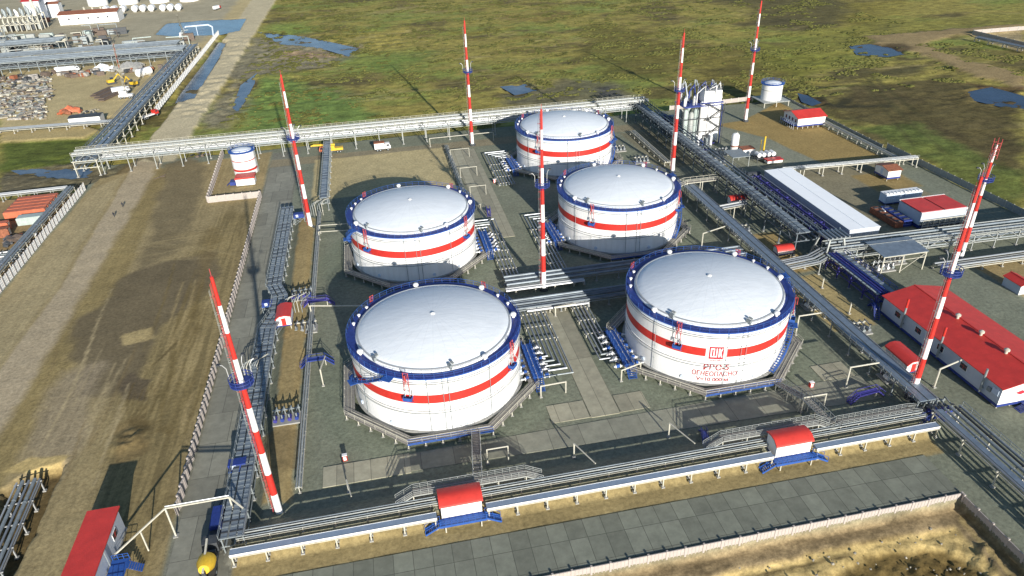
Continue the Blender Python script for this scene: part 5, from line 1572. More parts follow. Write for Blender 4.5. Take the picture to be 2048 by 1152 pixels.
# small fire-water tanks
def small_tank(label, x, y, r, h, zb, stripe=True, legs=False):
    root = thing('water_tank', label, 'water tank', (x, y, 0), 0, 'small white water tanks')
    mb = MB()
    prof = [(r, zb), (r, zb + h * .18), (r, zb + h * .28), (r, zb + h * .62), (r, zb + h * .66), (r, zb + h)]
    mb.lathe(prof, None, n=32, mats=[WHITE, RED if stripe else WHITE, WHITE, RED if stripe else STEEL, WHITE]); mb.build('shell', root)
    mb = MB(); mb.lathe([(r + .5, zb + h), (r + .5, zb + h + .15), (r * .86, zb + h + .16), (r * .8, zb + h + .3)], BLUE, n=32); mb.build('walkway', root)
    mb = MB(); mb.lathe([(r * .86, zb + h + .1), (r * .8, zb + h + .35), (r * .4, zb + h + .75), (.001, zb + h + .9)], DOME, n=32); mb.build('roof', root)
    mb = MB()
    for z in (.6, 1.1): mb.tube([((r + .45) * cos(k * pi / 12), (r + .45) * sin(k * pi / 12), zb + h + z) for k in range(24)], .06, BLUE, 4, closed=True)
    for k in range(12): mb.bar(((r + .45) * cos(k * pi / 6), (r + .45) * sin(k * pi / 6), zb + h), ((r + .45) * cos(k * pi / 6), (r + .45) * sin(k * pi / 6), zb + h + 1.1), .07, .07, BLUE)
    mb.build('railing', root, smooth=False)
    mb = MB()
    for s_ in (-.3, .3): mb.bar((r + .25, s_, .3), (r + .25, s_, zb + h + 1), .07, .07, STEEL)
    for k in range(int((zb + h) / .6)): mb.bar((r + .25, -.3, .4 + k * .6), (r + .25, .3, .4 + k * .6), .05, .05, STEEL)
    mb.build('ladder', root, smooth=False)
    if legs:
        mb = MB(); mb.box((0, 0, zb - .12), (r * 2 + 3.5, r * 2 + 2.6, .24), STEEL); mb.build('platform', root, smooth=False)
        mb = MB(); mb.bar((0, 0, 0), (0, 0, zb - .2), .3, .3, CREAM); l0 = mb.build('leg', root, smooth=False)
        ls = [(a * (r + 1.3), b * (r + .9), 0) for a in (-1, 0, 1) for b in (-1, 1)]; l0.location = ls[0]; copies(l0, ls[1:], root)
    return root
t6 = small_tank('small white tank with red bottom ring and blue rim in its own fenced corner', -54.6, 138.0, 4.1, 8.2, .6)
t7 = small_tank('small white tank with blue rim raised on a legged platform beside the red-gabled stilt building', 162.3, 159.0, 4.3, 6.6, 2.2, False, True)
ann = thing('annex_cabin', 'small white cabin with red band roof at the foot of the fenced west tank', 'cabin', (-53.4, 127.6, 0))
mb = MB(); mb.box((0, 0, 1.5), (6.2, 4.2, 2.4), WHITE); mb.build('wall', ann, smooth=False)
mb = MB(); mb.box((0, 0, 2.85), (6.6, 4.6, .5), REDROOF); mb.build('roof', ann, smooth=False)
mb = MB(); mb.box((-4.4, .2, .9), (2.0, 2.6, 1.2), NAVY)
for k in range(4): mb.box((-5.6 - k * .3, .2, .9 - k * .22), (.3, 1.6, .06), NAVY)
mb.build('stair', ann, smooth=False)
mb = MB(); mb.box((.8, -2.13, 1.2), (.9, .06, 1.8), PALE); mb.build('door', ann, smooth=False)

# tall column block
cb = thing('column_block', 'tall white block of process columns with zigzag stair and pipework crown behind the dark rack', 'process tower', (112.6, 122.5, 0))
mb = MB()
for i, x in enumerate((-.4, 1.6, 3.6, 5.2)):
    mb.lathe([(1.25, 1.0), (1.25, 15.2), (1.0, 15.8), (.4, 16.2), (.001, 16.3)], WHITE, (x, -2.2, 0), 18)
mb.box((2.4, -1.3, 8.2), (6.8, 1.2, 14.2), WHITE)
mb.build('white_columns', cb)
mb = MB(); mb.box((2.6, -1.0, 17.6), (6.8, 4.6, 4.4), WHITE); mb.box((2.6, -1.0, 15.6), (8.0, 6.0, .25), NAVY); mb.build('top_housing', cb, smooth=False)
for i, (x, y) in enumerate(((-6.8, -1.6), (-4.6, -1.8), (-2.6, -1.2), (-6.6, 2.6), (-3.6, 2.6), (1.4, 3.4), (4.2, 3.0))):
    mb = MB(); mb.lathe([(.95, .8), (.95, 12.4 - i % 2), (.6, 13.2 - i % 2), (.001, 13.5 - i % 2)], STEEL if i % 2 else TEAL, (x, y, 0), 16)
    for z in (4, 7, 10): mb.lathe([(1.0, z), (1.04, z + .1), (1.0, z + .2)], GALV, (x, y, 0), 16)
    mb.build('vessel', cb)
mb = MB()
for a in (-8.4, -2.2, 6.6):
    for b in (-3.6, 4.6): mb.bar((a, b, 0), (a, b, 14.8), .34, .34, NAVY if a > 0 else DARK)
for z in (5, 10, 14.6):
    for b in (-3.6, 4.6): mb.bar((-8.4, b, z), (6.6, b, z), .3, .3, NAVY if z > 14 else DARK)
    for a in (-8.4, -2.2, 6.6): mb.bar((a, -3.6, z), (a, 4.6, z), .22, .22, NAVY if z > 14 else STEEL)
mb.box((-4.6, .6, 14.8), (8.2, 8.4, .25), NAVY)
mb.build('frame', cb, smooth=False)
mb = MB()
random.seed(5)
for k in range(14):
    x, y = -8 + k * 1.02, random.uniform(-2.5, 3.5)
    mb.tube([(x, y, 15), (x, y, random.uniform(19, 23)), (x + random.uniform(1, 2.6), y + random.uniform(-2, 2), 21.8), (x + 2.4, y - 1, 16)], random.uniform(.14, .3), (ALU, WHITE, GALV, NAVY)[k % 4], 8)
for k in range(6):
    mb.lathe([(.5, 15), (.5, 17.4), (.001, 17.9)], ALUB if k % 2 else WHITE, (-7.8 + k * 1.15, -2.4 + (k % 3) * 2, 0), 12)
for z in (15.4, 15.9):
    for a, b in (((-6.6, -3.8), (6.8, -3.8)), ((-6.6, 4.8), (6.8, 4.8)), ((-6.6, -3.8), (-6.6, 4.8))): mb.bar((*a, z), (*b, z), .08, .08, NAVY)
for z in (20.2, 20.8, 22.0):
    for a, b in (((-.8, -3.2), (6, -3.2)), ((-.8, 1.3), (6, 1.3)), ((-.8, -3.2), (-.8, 1.3)), ((6, -3.2), (6, 1.3))): mb.bar((*a, z), (*b, z), .1, .1, DARK)
for k in range(5):
    mb.bar((-.8 + k * 1.7, -3.2, 19.8), (-.8 + k * 1.7, -3.2, 22.0), .1, .1, DARK)
    mb.tube([(-.4 + k * 1.5, -2.6, 20.2), (.2 + k * 1.3, .8, 20.9)], .2, VIOLET if k % 2 else GALV, 8)
mb.build('pipework_crown', cb)
mb = MB()
zz = [.6, 3.6, 6.6, 9.6, 12.6, 15.4]
for k in range(5):
    x0, x1 = (1.0, 5.6) if k % 2 else (5.6, 1.0)
    for s_ in (-3.8, -4.8):
        mb.bar((x0, s_, zz[k]), (x1, s_, zz[k + 1]), .12, .26, DARK); mb.bar((x0, s_, zz[k] + 1), (x1, s_, zz[k + 1] + 1), .07, .07, DARK)
    for j in range(10):
        f = (j + .5) / 10; mb.box((x0 + (x1 - x0) * f, -4.3, zz[k] + (zz[k + 1] - zz[k]) * f), (.26, 1.0, .05), DARK)
    mb.box((x1 + (.6 if x1 > 3 else -.6), -4.3, zz[k + 1]), (1.3, 1.5, .12), DARK)
    for a in (0, 1.2): mb.bar((x1 + (a if x1 > 3 else -a), -4.95, zz[k + 1]), (x1 + (a if x1 > 3 else -a), -4.95, zz[k + 1] + 1.1), .08, .08, DARK)
for x in (.4, 6.8): mb.bar((x, -4.9, 0), (x, -4.9, 15.6), .18, .18, DARK)
mb.build('zigzag_stair', cb, smooth=False)
mb = MB()
for k in range(12):
    x, y = -6.5 + (k % 6) * 1.7, -6.4 + (k // 6) * 1.8
    mb.lathe([(.45, .2), (.45, 2.2 + k % 3), (.001, 2.6 + k % 3)], (NAVY, GALV, WHITE)[k % 3], (x, y, 0), 10)
    mb.tube([(x, y, 1), (x + 1.7, y + .4, 1.2)], .14, VIOLET if k % 2 else ALU, 6)
mb.build('base_pumps', cb)
ax = thing('annex_vessel_bank', 'pale boxy vessel bank with violet gear left of the white column block', 'process unit', (105.6, 134, 0))
mb = MB(); mb.box((1.5, 0, 3.4), (3.6, 6, 5.6), TEAL); mb.box((1.5, 0, 6.4), (4.2, 6.8, .3), GALV); mb.build('housing', ax, smooth=False)
mb = MB()
for k in range(6):
    mb.lathe([(.5, 5), (.5, 7.2), (.001, 7.5)], VIOLET if k % 2 else GALV, (-1.8 + k * .5, 3 - k * 1.1, 0), 10); mb.bar((-1.8 + k * .5, 3 - k * 1.1, 0), (-1.8 + k * .5, 3 - k * 1.1, 5), .2, .2, VIOLET)
mb.build('pipework', ax)

# vertical vessel with maroon-roofed annex, three-tank skid, yellow pole, flat canopy
vv = thing('vertical_vessel', 'squat vertical white cylinder with red waist band on open paving below the column block', 'vessel', (119.4, 107.0, 0))
mb = MB(); mb.lathe([(1.35, .3), (1.35, 2.6), (1.4, 2.62), (1.4, 3.1), (1.35, 3.12), (1.35, 6.6), (1.1, 7.2), (.5, 7.5), (.001, 7.55)], None, n=20, mats=[WHITE, RUST, RUST, RUST, WHITE, WHITE, WHITE, WHITE]); mb.build('shell', vv)
mb = MB(); mb.tube([(1.5, 0, .3), (1.5, 0, 6.4), (.4, 0, 7.9)], .1, CREAM, 6); mb.build('pipe', vv)
va = thing('maroon_roof_unit', 'low white unit with dark maroon lid touching the squat white cylinder', 'cabin', (122.8, 104.2, 0))
mb = MB(); mb.box((0, 0, 1.3), (4.2, 3.0, 2.2), WHITE); mb.bar((2.4, -1.4, 0), (2.4, -1.4, 2.3), .25, .25, WHITE); mb.build('body', va, smooth=False)
mb = MB(); mb.box((0, .1, 2.6), (4.8, 3.6, .3), RUST); mb.build('roof', va, smooth=False)
ts = thing('tank_skid', 'row of four short white cylinders above a red and white skid beside the yellow pole', 'skid', (126.0, 97.0, 0))
for k in range(4):
    mb = MB(); mb.tube([(-2.7 + k * 1.8, -1.2, 2.6), (-2.7 + k * 1.8, 1.3, 2.6)], .78, WHITE, 14); mb.build('cylinder', ts)
mb = MB(); mb.box((0, 0, 1.5), (7.6, 3.2, .3), DARK); mb.box((1.6, -3.2, 1.0), (5.6, 2.4, .9), WHITE); mb.box((1.6, -3.2, 1.6), (6.0, 2.8, .3), RED)
for a in (-3.4, 0, 3.4):
    for b in (-1.4, 1.4): mb.bar((a, b, 0), (a, b, 1.4), .2, .2, DARK)
mb.build('frame', ts, smooth=False)
yp_ = thing('yellow_pole', 'thick yellow pipe column standing behind the four white cylinders', 'column', (127.0, 100.0, 0))
mb = MB(); mb.tube([(0, 0, 0), (0, 0, 7.8)], .3, YELL, 10); mb.tube([(-1.2, .2, 0), (-1.2, .2, 6.6)], .13, YELL, 8); mb.build('pipe', yp_)
mb = MB(); mb.box((0, 0, .15), (1, 1, .3), CONC); mb.build('footing', yp_)
fc = thing('flat_canopy', 'small flat grey roof over pumps between dark rack and the red and white skid', 'canopy', (114.8, 96.5, 0))
mb = MB(); mb.box((0, 0, 4.0), (6.4, 7.5, .2), GALV); mb.build('roof', fc, smooth=False)
mb = MB()
for a in (-3, 3):
    for b in (-3.5, 3.5): mb.bar((a, b, 0), (a, b, 3.9), .2, .2, STEEL)
mb.build('post', fc, smooth=False)
dv = thing('dark_vessel', 'dark round-topped vessel at the far end of the white shed', 'vessel', (112.8, 80.5, 0))
mb = MB(); mb.tube([(-2.6, 0, 2.0), (-2.2, 0, 2.0), (2.2, 0, 2.0), (2.6, 0, 2.0)], [.9, 1.5, 1.5, .9], DARK, 16)
for a in (-1.4, 1.4): mb.box((a, 0, .5), (.4, 2.4, 1.0), CONC)
mb.build('drum', dv)
# heaps of process gear under the racks: each skid of pumps is one thing
PUMPS = [('violet-blue pump skid beside the shaded rack, beyond the hall corner', 108.2, 3.5, 2), ('pump skid under the grey steel canopy, near post row', 116.0, 18.0, 1), ('pump skid under the grey steel canopy, far post row', 121.0, 20.5, 0),
         ('grey pump skid on the stretch between junction tower and canopy', 109.8, 19.5, 0), ('pump skid with pale pipes left of the flat canopy', 109.2, 99.0, 0), ('pump skid with violet motors below the column block', 110.0, 112.0, 2), ('pump skid with white covers between column block and squat cylinder', 114.6, 107.0, 1),
         ('row of pale valves on gravel behind the rearmost tank, nearer the mast', 84.5, 108.0, 0), ('row of pale valves on gravel right of the rearmost tank', 80.5, 121.5, 0), ('white-piped valve group at the corner of the sandy plot behind the lettered tank', 89.5, 6.5, 1), ('pale valve cluster ending the gravel plot beside the grey tray', 93.0, -5.5, 0),
         ('manifold of black-white valve stubs beside the cabin behind the hall mast', 89.9, -21.8, 1), ('dark tangle of valves at the right end of the front bank', 91.0, -33.0, 2), ('cluster of grey valves left of the big mast base by the hall', 84.2, -33.2, 0),
         ('blue and white valve cluster on the west bank behind the first mast', -30.5, -6.5, 2), ('dark valve cluster on the west bank near the small red cabin', -30.0, 40.5, 2), ('grey valve gear on the west bank between red cabin and front left tank', -28.6, 26.5, 0), ('valve group under the shaded manifold behind the middle right tank', 91.5, 47.0, 0)]
random.seed(11)
for lb, x, y, kind in PUMPS:
    r = thing('pump_skid', lb, 'pump skid', (x, y, 0 if x > -29 or y > 95 else 1.0))
    mb = MB(); mb.box((0, 0, .18), (5.4, 3.4, .3), CONC); mb.build('base', r, smooth=False)
    for k in range(4):
        mb = MB(); c = [(GALV, WHITE, VIOLET)[kind], (ALU, GALV, NAVY)[kind]][k % 2]
        x_ = -2.0 + k * 1.35
        mb.tube([(x_, -1.2, .9), (x_, .1, .9)], .4, c, 10); mb.tube([(x_, .1, .9), (x_, .9, .9)], .28, DARK, 10)
        mb.tube([(x_, -.9, .9), (x_, -.9, 2.0), (x_ + .3, 1.5, 2.1), (x_ + .3, 1.5, .4)], .12, (ALU, WHITE, GALV)[kind], 6)
        mb.lathe([(.3, 2.2), (.3, 2.3)], DARK, (x_, -.9, 0), 8)
        mb.build('pump', r)
    mb = MB(); mb.bar((-2.6, 1.5, 1.4), (2.6, 1.5, 1.4), .25, .25, CREAM if kind == 0 else GALV); mb.build('header_pipe', r)

# grey steel canopy
cp = thing('steel_canopy', 'open steel canopy with blue-grey flat roof on pale posts behind the red-roofed hall', 'canopy', (119.6, 19.2, 0))
mb = MB(); mb.add([(-6.4, -3.9, 5.2), (6.2, -3.9, 5.2), (6.2, 3.9, 5.6), (-6.4, 3.9, 5.6), (-6.4, -3.9, 5.35), (6.2, -3.9, 5.35), (6.2, 3.9, 5.75), (-6.4, 3.9, 5.75)], [(3, 2, 1, 0), (4, 5, 6, 7), (0, 1, 5, 4), (1, 2, 6, 5), (2, 3, 7, 6), (3, 0, 4, 7)], DUCT); mb.build('roof', cp, smooth=False)
mb = MB(); mb.bar((0, 0, 0), (0, 0, 5.2), .26, .26, CREAM); l0 = mb.build('post', cp, smooth=False)
ls = [(a, b, 0) for a in (-6, -.6, 5.8) for b in (-3.6, 3.6)]; l0.location = ls[0]; copies(l0, ls[1:], cp)
mb = MB()
for b in (-3.6, 3.6): mb.bar((-6.2, b, 5.0), (6, b, 5.0), .2, .3, CREAM); mb.bar((-6.2, b, 3.6), (6, b, 3.6), .14, .14, CREAM)
mb.bar((-.6, -3.6, .2), (5.8, -3.6, 4.8), .12, .12, CREAM)
mb.build('beams', cp, smooth=False)
# switch boxes and small frames along the west bank
def box_frame(label, x, y, rz=0.0, hb=1.4):
    r = thing('switch_box', label, 'switch box', (x, y, 0), rz)
    mb = MB(); mb.box((0, 0, 2.6 + hb / 2), (3.0, 1.7, hb), NAVY); mb.box((0, 0, 2.5), (3.3, 2.0, .15), BLUE); mb.build('box', r, smooth=False)
    mb = MB()
    for a in (-1.5, 1.5):
        for b in (-.9, .9): mb.bar((a, b, 0), (a, b, 2.5), .14, .14, GALV)
    for b in (-.9, .9): mb.bar((-1.5, b, .3), (1.5, b, 2.3), .09, .09, GALV); mb.bar((1.5, b, .3), (-1.5, b, 2.3), .09, .09, GALV)
    mb.build('frame', r, smooth=False)
    mb = MB(); mb.box((-.5, -.87, 2.6 + hb / 2), (.7, .05, hb * .8), PALE); mb.build('door', r, smooth=False)
box_frame('dark blue box on a cross-braced frame beside the trays, left of the first mast', -37.6, -19.5)
box_frame('dark blue box on a frame beside the trays, next to the small red west cabin', -37.4, 36.5, 0, 1.0)
box_frame('dark blue box on a frame where the west trays end, near the second mast', -33.0, 88.0, 0, 1.0)
for lb, x, y, n, kx in (('tangle of bent grey conduits rising from the west trays behind the first mast basket', -38.6, 9, 6, .7), ('tangle of grey conduits at the jog of the west trays', -31.6, 33.5, 7, .8), ('tangle of grey conduits between second mast and lattice walkway', -27.6, 92, 6, .7)):
    r = thing('conduit_cluster', lb, 'conduits', (x, y, 0))
    for k in range(n):
        mb = MB(); xx = (k - n / 2) * kx
        mb.tube([(xx, 0, .3), (xx, 0, 3.2 + k % 3 * .4), (xx + .6, 1.2, 4.0 + k % 3 * .4), (xx + 2.2, 2.0 + k * .2, 4.0 + k % 3 * .3)], .09, (GALV, STEEL, CREAM)[k % 3], 6); mb.build('conduit', r)
# bent standpipes and portals
def standpipe(label, x, y, h, dx, dy=0.0, r=.16, portal=False, drop=.0):
    root = thing('bent_standpipe', label, 'standpipe', (x, y, 0), 0, 'bent pale standpipes')
    mb = MB(); mb.tube([(0, 0, 0), (0, 0, h), (dx, dy, h - drop)] + ([(dx, dy, 0)] if portal else []), r, CREAM, 8); mb.build('pipe', root)
    mb = MB(); mb.box((0, 0, .12), (.6, .6, .24), CONC); mb.build('footing', root)
    return root
standpipe('bent pale standpipe right of the lettered tank, arm reaching the grey tray', 79.3, -3.2, 5, 6.2)
standpipe('bent pale standpipe nearer the hall mast, arm reaching the grey tray', 79.0, -22.3, 5, 6.2)
standpipe('bent pale standpipe behind the middle right tank', 76.5, 40.0, 5, 7.5, 2.5)
standpipe('bent pale standpipe tucked against the rear of the lettered tank', 70.8, 22.5, 4.4, 7.0, 3.5)
standpipe('long bent pale pipe from the hall mast base to the hall wall', 95.6, -26.5, 4.6, 6.2, 1.6, .17)
standpipe('thin pale portal on gravel, left of the central lane, front one of three', 20.8, 94.5, 3.4, 5.2, 0, .1, True)
standpipe('thin pale portal on gravel, middle one of three', 20.0, 112.0, 3.4, 5.8, 0, .1, True)
standpipe('thin pale portal on gravel, rear one of three, below the mast', 19.0, 131.5, 3.4, 7.0, 0, .1, True)
standpipe('pale portal frame between cross pipes, left of the rearmost tank', 13.0, 147.0, 3.4, 25.0, 0, .14, True)
standpipe('slim pale post with arm in the front gravel left of the first cabin', -18.9, -27.5, 3.0, .8, -4.0, .1)
standpipe('slim pale post with arm behind the middle of the front bank', 21.0, -28.5, 3.4, 2.2, -5.6, .12)
standpipe('slim pale post with arm behind the second front cabin, left of its bridge', 39.4, -27.5, 3.4, 2.2, -6.0, .12)
standpipe('slim pale portal beside the second footbridge', 66.5, -27.0, 3.6, 4.6, 0, .14, True)
standpipe('slim pale portal beside the first footbridge', 5.6, -26.4, 3.4, 3.8, 0, .12, True)
standpipe('thin pipe with footing on gravel left of the front left tank, by the blue stair', -24.0, 4.0, 4.2, .9, 4.6, .12)
standpipe('long pale pipe reaching from the west bank to the rim of the front left tank', -27.4, 32.2, 3.2, 13.8, -3.6, .17)
standpipe('thin cream pipe pair end reaching the tank before the sand rectangle, upper one', -26.8, 79.5, 2.6, 12.0, -1.5, .13)
standpipe('thin cream pipe pair end reaching the tank before the sand rectangle, lower one', -26.8, 75.0, 2.6, 11.0, -1.5, .13)
standpipe('white-capped pipe from the manifold beside the concrete path', 29.5, 17.6, 2.6, 5.0, .2, .18)
standpipe('pale frame pipe at the near end of the fan beside the lettered tank', 36.4, -9.6, 2.8, 4.6, 1.4, .15, True)
standpipe('pale frame pipe at the near end of the fan beside the front left tank', 19.2, -10.6, 2.8, 5.2, .2, .15, True)
standpipe('thin white post on the dark gravel between tray and violet rack, near one', 95.6, 1.5, 2.6, .3, .5, .12)
standpipe('thin white post on the dark gravel between tray and violet rack, far one', 96.2, 13.5, 2.6, .3, .5, .12)
# ------------------------------------------------------------------ fences and walls
def panel_fence(name, label, cat, p, q, h, step, tilt=0.0, mp=CONCW, mpost=CONCW, th=.14, post=.32, z=0.0):
    root = thing(name, label, cat, (p[0], p[1], z))
    d = Vector((q[0] - p[0], q[1] - p[1])); L = d.length; a = atan2(d.y, d.x)
    k = max(1, round(L / step)); st = L / k
    mb = MB(); mb.box((0, 0, h / 2), (st * .97 - post * .6, th, h), mp)
    for j in range(int(st / .6)): mb.box((-st / 2 + .5 + j * .6, -th / 2 - .02, h / 2), (.12, .05, h * .94), mp)
    p0 = mb.build('panel', root, smooth=False)
    mb2 = MB(); mb2.box((0, 0, h / 2 + .1), (post, post, h + .2), mpost); c0 = mb2.build('post', root, smooth=False)
    for i in range(k):
        o = p0 if i == 0 else p0.copy()
        if i: COL.objects.link(o); o.parent = root
        f = (i + .5) / k
        o.location = (d.x * f, d.y * f, random.uniform(-.03, .03)); o.rotation_euler = (0, 0, a + tilt)
    for i in range(k + 1):
        o = c0 if i == 0 else c0.copy()
        if i: COL.objects.link(o); o.parent = root
        f = i / k
        o.location = (d.x * f, d.y * f, 0); o.rotation_euler = (0, 0, a + tilt)
    return root
panel_fence('concrete_fence', 'long pale fence of slanted panels between sandy west lot and the paving strip', 'fence', (-47.2, -26), (-47.2, 113.4), 2.2, 2.3, -.24, CONCW, CONCW, .16, .26)
panel_fence('concrete_fence', 'short pale fence in front of the small west tank, closing its fenced corner', 'fence', (-64.0, 113.6), (-47.5, 113.6), 2.2, 3.0)
panel_fence('concrete_fence', 'pale slanted-panel fence on the lot side of the small west tank', 'fence', (-66.2, 162), (-64.2, 114), 2.2, 2.6, -.3)
panel_fence('concrete_wall', 'long pink-white concrete wall in front of the slab paving, along the dug earth', 'wall', (-46.5, -51.7), (80.8, -51.7), 2.65, 3.05, z=-2.35)
panel_fence('concrete_wall', 'pink-white concrete wall turning off toward the lower right corner', 'wall', (80.8, -52.2), (81.0, -110), 2.65, 3.05, 0.0, z=-2.35)
panel_fence('concrete_wall', 'white panel wall of the west compound beside the gravel road', 'wall', (-109.2, 56), (-109.2, 138.2), 2.6, 2.6, 0.0, WHITE, CONCW)
panel_fence('concrete_wall', 'white panel wall running away between pipe trestle and canal at upper left', 'wall', (-105.8, 232), (-105.8, 425), 2.8, 4.0, -.1, WHITE, CONCW)
panel_fence('site_fence', 'greyish fence along the far edge of the right marsh, seen from the perimeter road', 'fence', (172.6, 95), (173.4, 18), 2.2, 3.0, 0, STEEL, CREAM, .05, .14)
panel_fence('site_fence', 'low grey kerb fence along the perimeter road beside the red-gabled building', 'fence', (172.2, 168), (172.4, 97), 1.0, 4.0, 0, STEEL, CREAM, .08, .16)
panel_fence('site_fence', 'pale panel wall between column block and raised tank, at the rear boundary', 'fence', (118, 163.5), (158, 166), 1.8, 3.5, 0, CONCW, CREAM)
a_, b_ = xy(1945, 70, -.5), xy(2060, 98, -.5)
panel_fence('site_fence', 'distant pale fence of the compound at the upper right edge, nearer side', 'fence', a_, b_, 2.6, 6, 0, CONCW, STEEL, z=-.5)
a_, b_ = xy(1945, 68, -.5), xy(2070, 58, -.5)
panel_fence('site_fence', 'distant pale fence of the compound at the upper right edge, farther side', 'fence', a_, b_, 2.2, 6, 0, CONCW, STEEL, z=-.5)
a_, b_ = xy(1952, 82, -.5), xy(2070, 108, -.5)
rack('pipe_rack', 'distant grey pipe run along the fenced compound at the upper right edge', RCK, [a_, b_], 3.5, [2.0], [(0, -1.2, .35, ALU), (0, 0, .3, GALV), (0, 1.2, .35, ALU)], 9, STEEL, .3, z0=-.6)

# ------------------------------------------------------------------ vehicles
def wheel(root, x, y, r=.5, w_=.35):
    mb = MB(); mb.tube([(0, -w_ / 2, 0), (0, w_ / 2, 0)], r, RUBBER, 14); t_ = mb.build('tyre', root); t_.location = (x, y, r)
    mb = MB(); mb.tube([(0, -w_ / 2 - .02, 0), (0, w_ / 2 + .02, 0)], r * .5, GALV, 10); mb.build('rim', t_)
def lorry(name, label, cat, x, y, rz, body, cab, L=7.5, kind='box', z=0.0, group=None):
    root = thing(name, label, cat, (x, y, z), rz, group)
    mb = MB(); mb.box((0, 0, .85), (L, 2.2, .3), DARK); mb.build('chassis', root, smooth=False)
    mb = MB(); c = L / 2 - 1.1
    mb.add([(c - 1, -1.15, 1), (c + 1.1, -1.15, 1), (c + 1.1, -1.15, 1.9), (c + .75, -1.15, 2.8), (c - 1, -1.15, 2.8), (c - 1, 1.15, 1), (c + 1.1, 1.15, 1), (c + 1.1, 1.15, 1.9), (c + .75, 1.15, 2.8), (c - 1, 1.15, 2.8)],
           [(0, 1, 2, 3, 4), (9, 8, 7, 6, 5), (0, 5, 6, 1), (1, 6, 7, 2), (3, 8, 9, 4), (4, 9, 5, 0)], cab)
    mb.add([(c + 1.1, -1.05, 1.92), (c + 1.1, 1.05, 1.92), (c + .76, 1.05, 2.75), (c + .76, -1.05, 2.75)], [(0, 1, 2, 3)], GLASS)
    cb_ = mb.build('cab', root, smooth=False)
    for s_ in (-1, 1):
        g_ = MB(); g_.box((c + .1, s_ * 1.16, 2.25), (1.1, .04, .7), GLASS); g_.build('window', cb_, smooth=False)
        g_ = MB(); g_.box((c + 1.12, s_ * .8, 1.25), (.06, .35, .25), WHITE); g_.build('headlight', cb_, smooth=False)
    if kind == 'box':
        mb = MB(); mb.box((-1.1, 0, 2.1), (L - 2.4, 2.35, 2.2), body); mb.build('load_box', root, smooth=False)
    elif kind == 'crane':
        mb = MB(); mb.box((-1.3, 0, 1.5), (L - 2.6, 2.3, .9), body); mb.box((-.4, .2, 2.4), (2.0, 1.8, 1.2), body); mb.build('deck', root, smooth=False)
        mb = MB(); mb.bar((-1.6, 0, 3.1), (L / 2 + 2.0, 0, 3.5), .6, .65, body); mb.bar((L / 2 + 2.0, 0, 3.5), (L / 2 + 2.9, 0, 3.2), .4, .45, body); mb.build('boom', root, smooth=False)
    elif kind == 'drum':
        mb = MB(); mb.lathe([(.5, -1.9), (1.3, -.9), (1.35, .4), (.8, 1.7), (.001, 1.75)], body, n=20); o = mb.build('drum', root); o.location = (-1.3, 0, 2.35); o.rotation_euler = (0, R_(76), pi)
        mb = MB(); mb.bar((-3.3, 0, 1.1), (-3.5, 0, 2.8), .3, .5, DARK); mb.box((.9, 0, 1.6), (.5, 2.0, 1.4), DARK); mb.build('frame', root, smooth=False)
        mb = MB(); mb.bar((-3.6, 0, 2.9), (2.0, .05, 3.9), .28, .28, CREAM); mb.build('chute', root, smooth=False)
    elif kind == 'flat':
        mb = MB(); mb.box((-1.1, 0, 1.2), (L - 2.2, 2.3, .35), body); mb.build('deck', root, smooth=False)
    for wx in (c, -L / 2 + 1.1, -L / 2 + 2.2):
        for s_ in (-1, 1): wheel(root, wx, s_ * .98)
    return root
lorry('crane_truck', 'yellow crane truck with its boom lowered, parked before the back pipe rack', 'crane truck', -24.6, 152.0, pi, YELL, ORNG, 9.0, 'crane')
r = lorry('box_truck', 'white truck with dark red top near the valve ladder under the back pipe rack', 'truck', -5.2, 148.6, 0, WHITE, WHITE, 6.2, 'box')
mb = MB(); mb.box((-1.1, 0, 3.3), (4.0, 2.4, .3), RUST); mb.build('roof_cover', r, smooth=False)
lorry('mixer_truck', 'yellow round-drum truck driving on the side road at the bottom edge', 'mixer truck', -40.0, -38.0, pi / 2, YELL, DARK, 8.0, 'drum')
shadow_blk = thing('truck_shadow_block', 'dark wheeled block added where the shadow of the yellow drum truck lies', 'shadow block', (-40.0, -30.0, 0), pi / 2)  # added dark block in place of the drum truck's cast shadow
mb = MB(); mb.box((0, 0, 1.1), (6.0, 2.3, .35), DARK); mb.box((.4, 0, 1.6), (4.6, 1.8, .7), NAVY); mb.build('deck', shadow_blk, smooth=False)
mb = MB(); mb.bar((3, -.5, 1.0), (5.0, 0, .9), .12, .12, DARK); mb.bar((3, .5, 1.0), (5.0, 0, .9), .12, .12, DARK); mb.build('drawbar', shadow_blk, smooth=False)
for wx in (-1.6, -.4, 2):
    for s_ in (-1, 1): wheel(shadow_blk, wx, s_ * 1.0, .45)

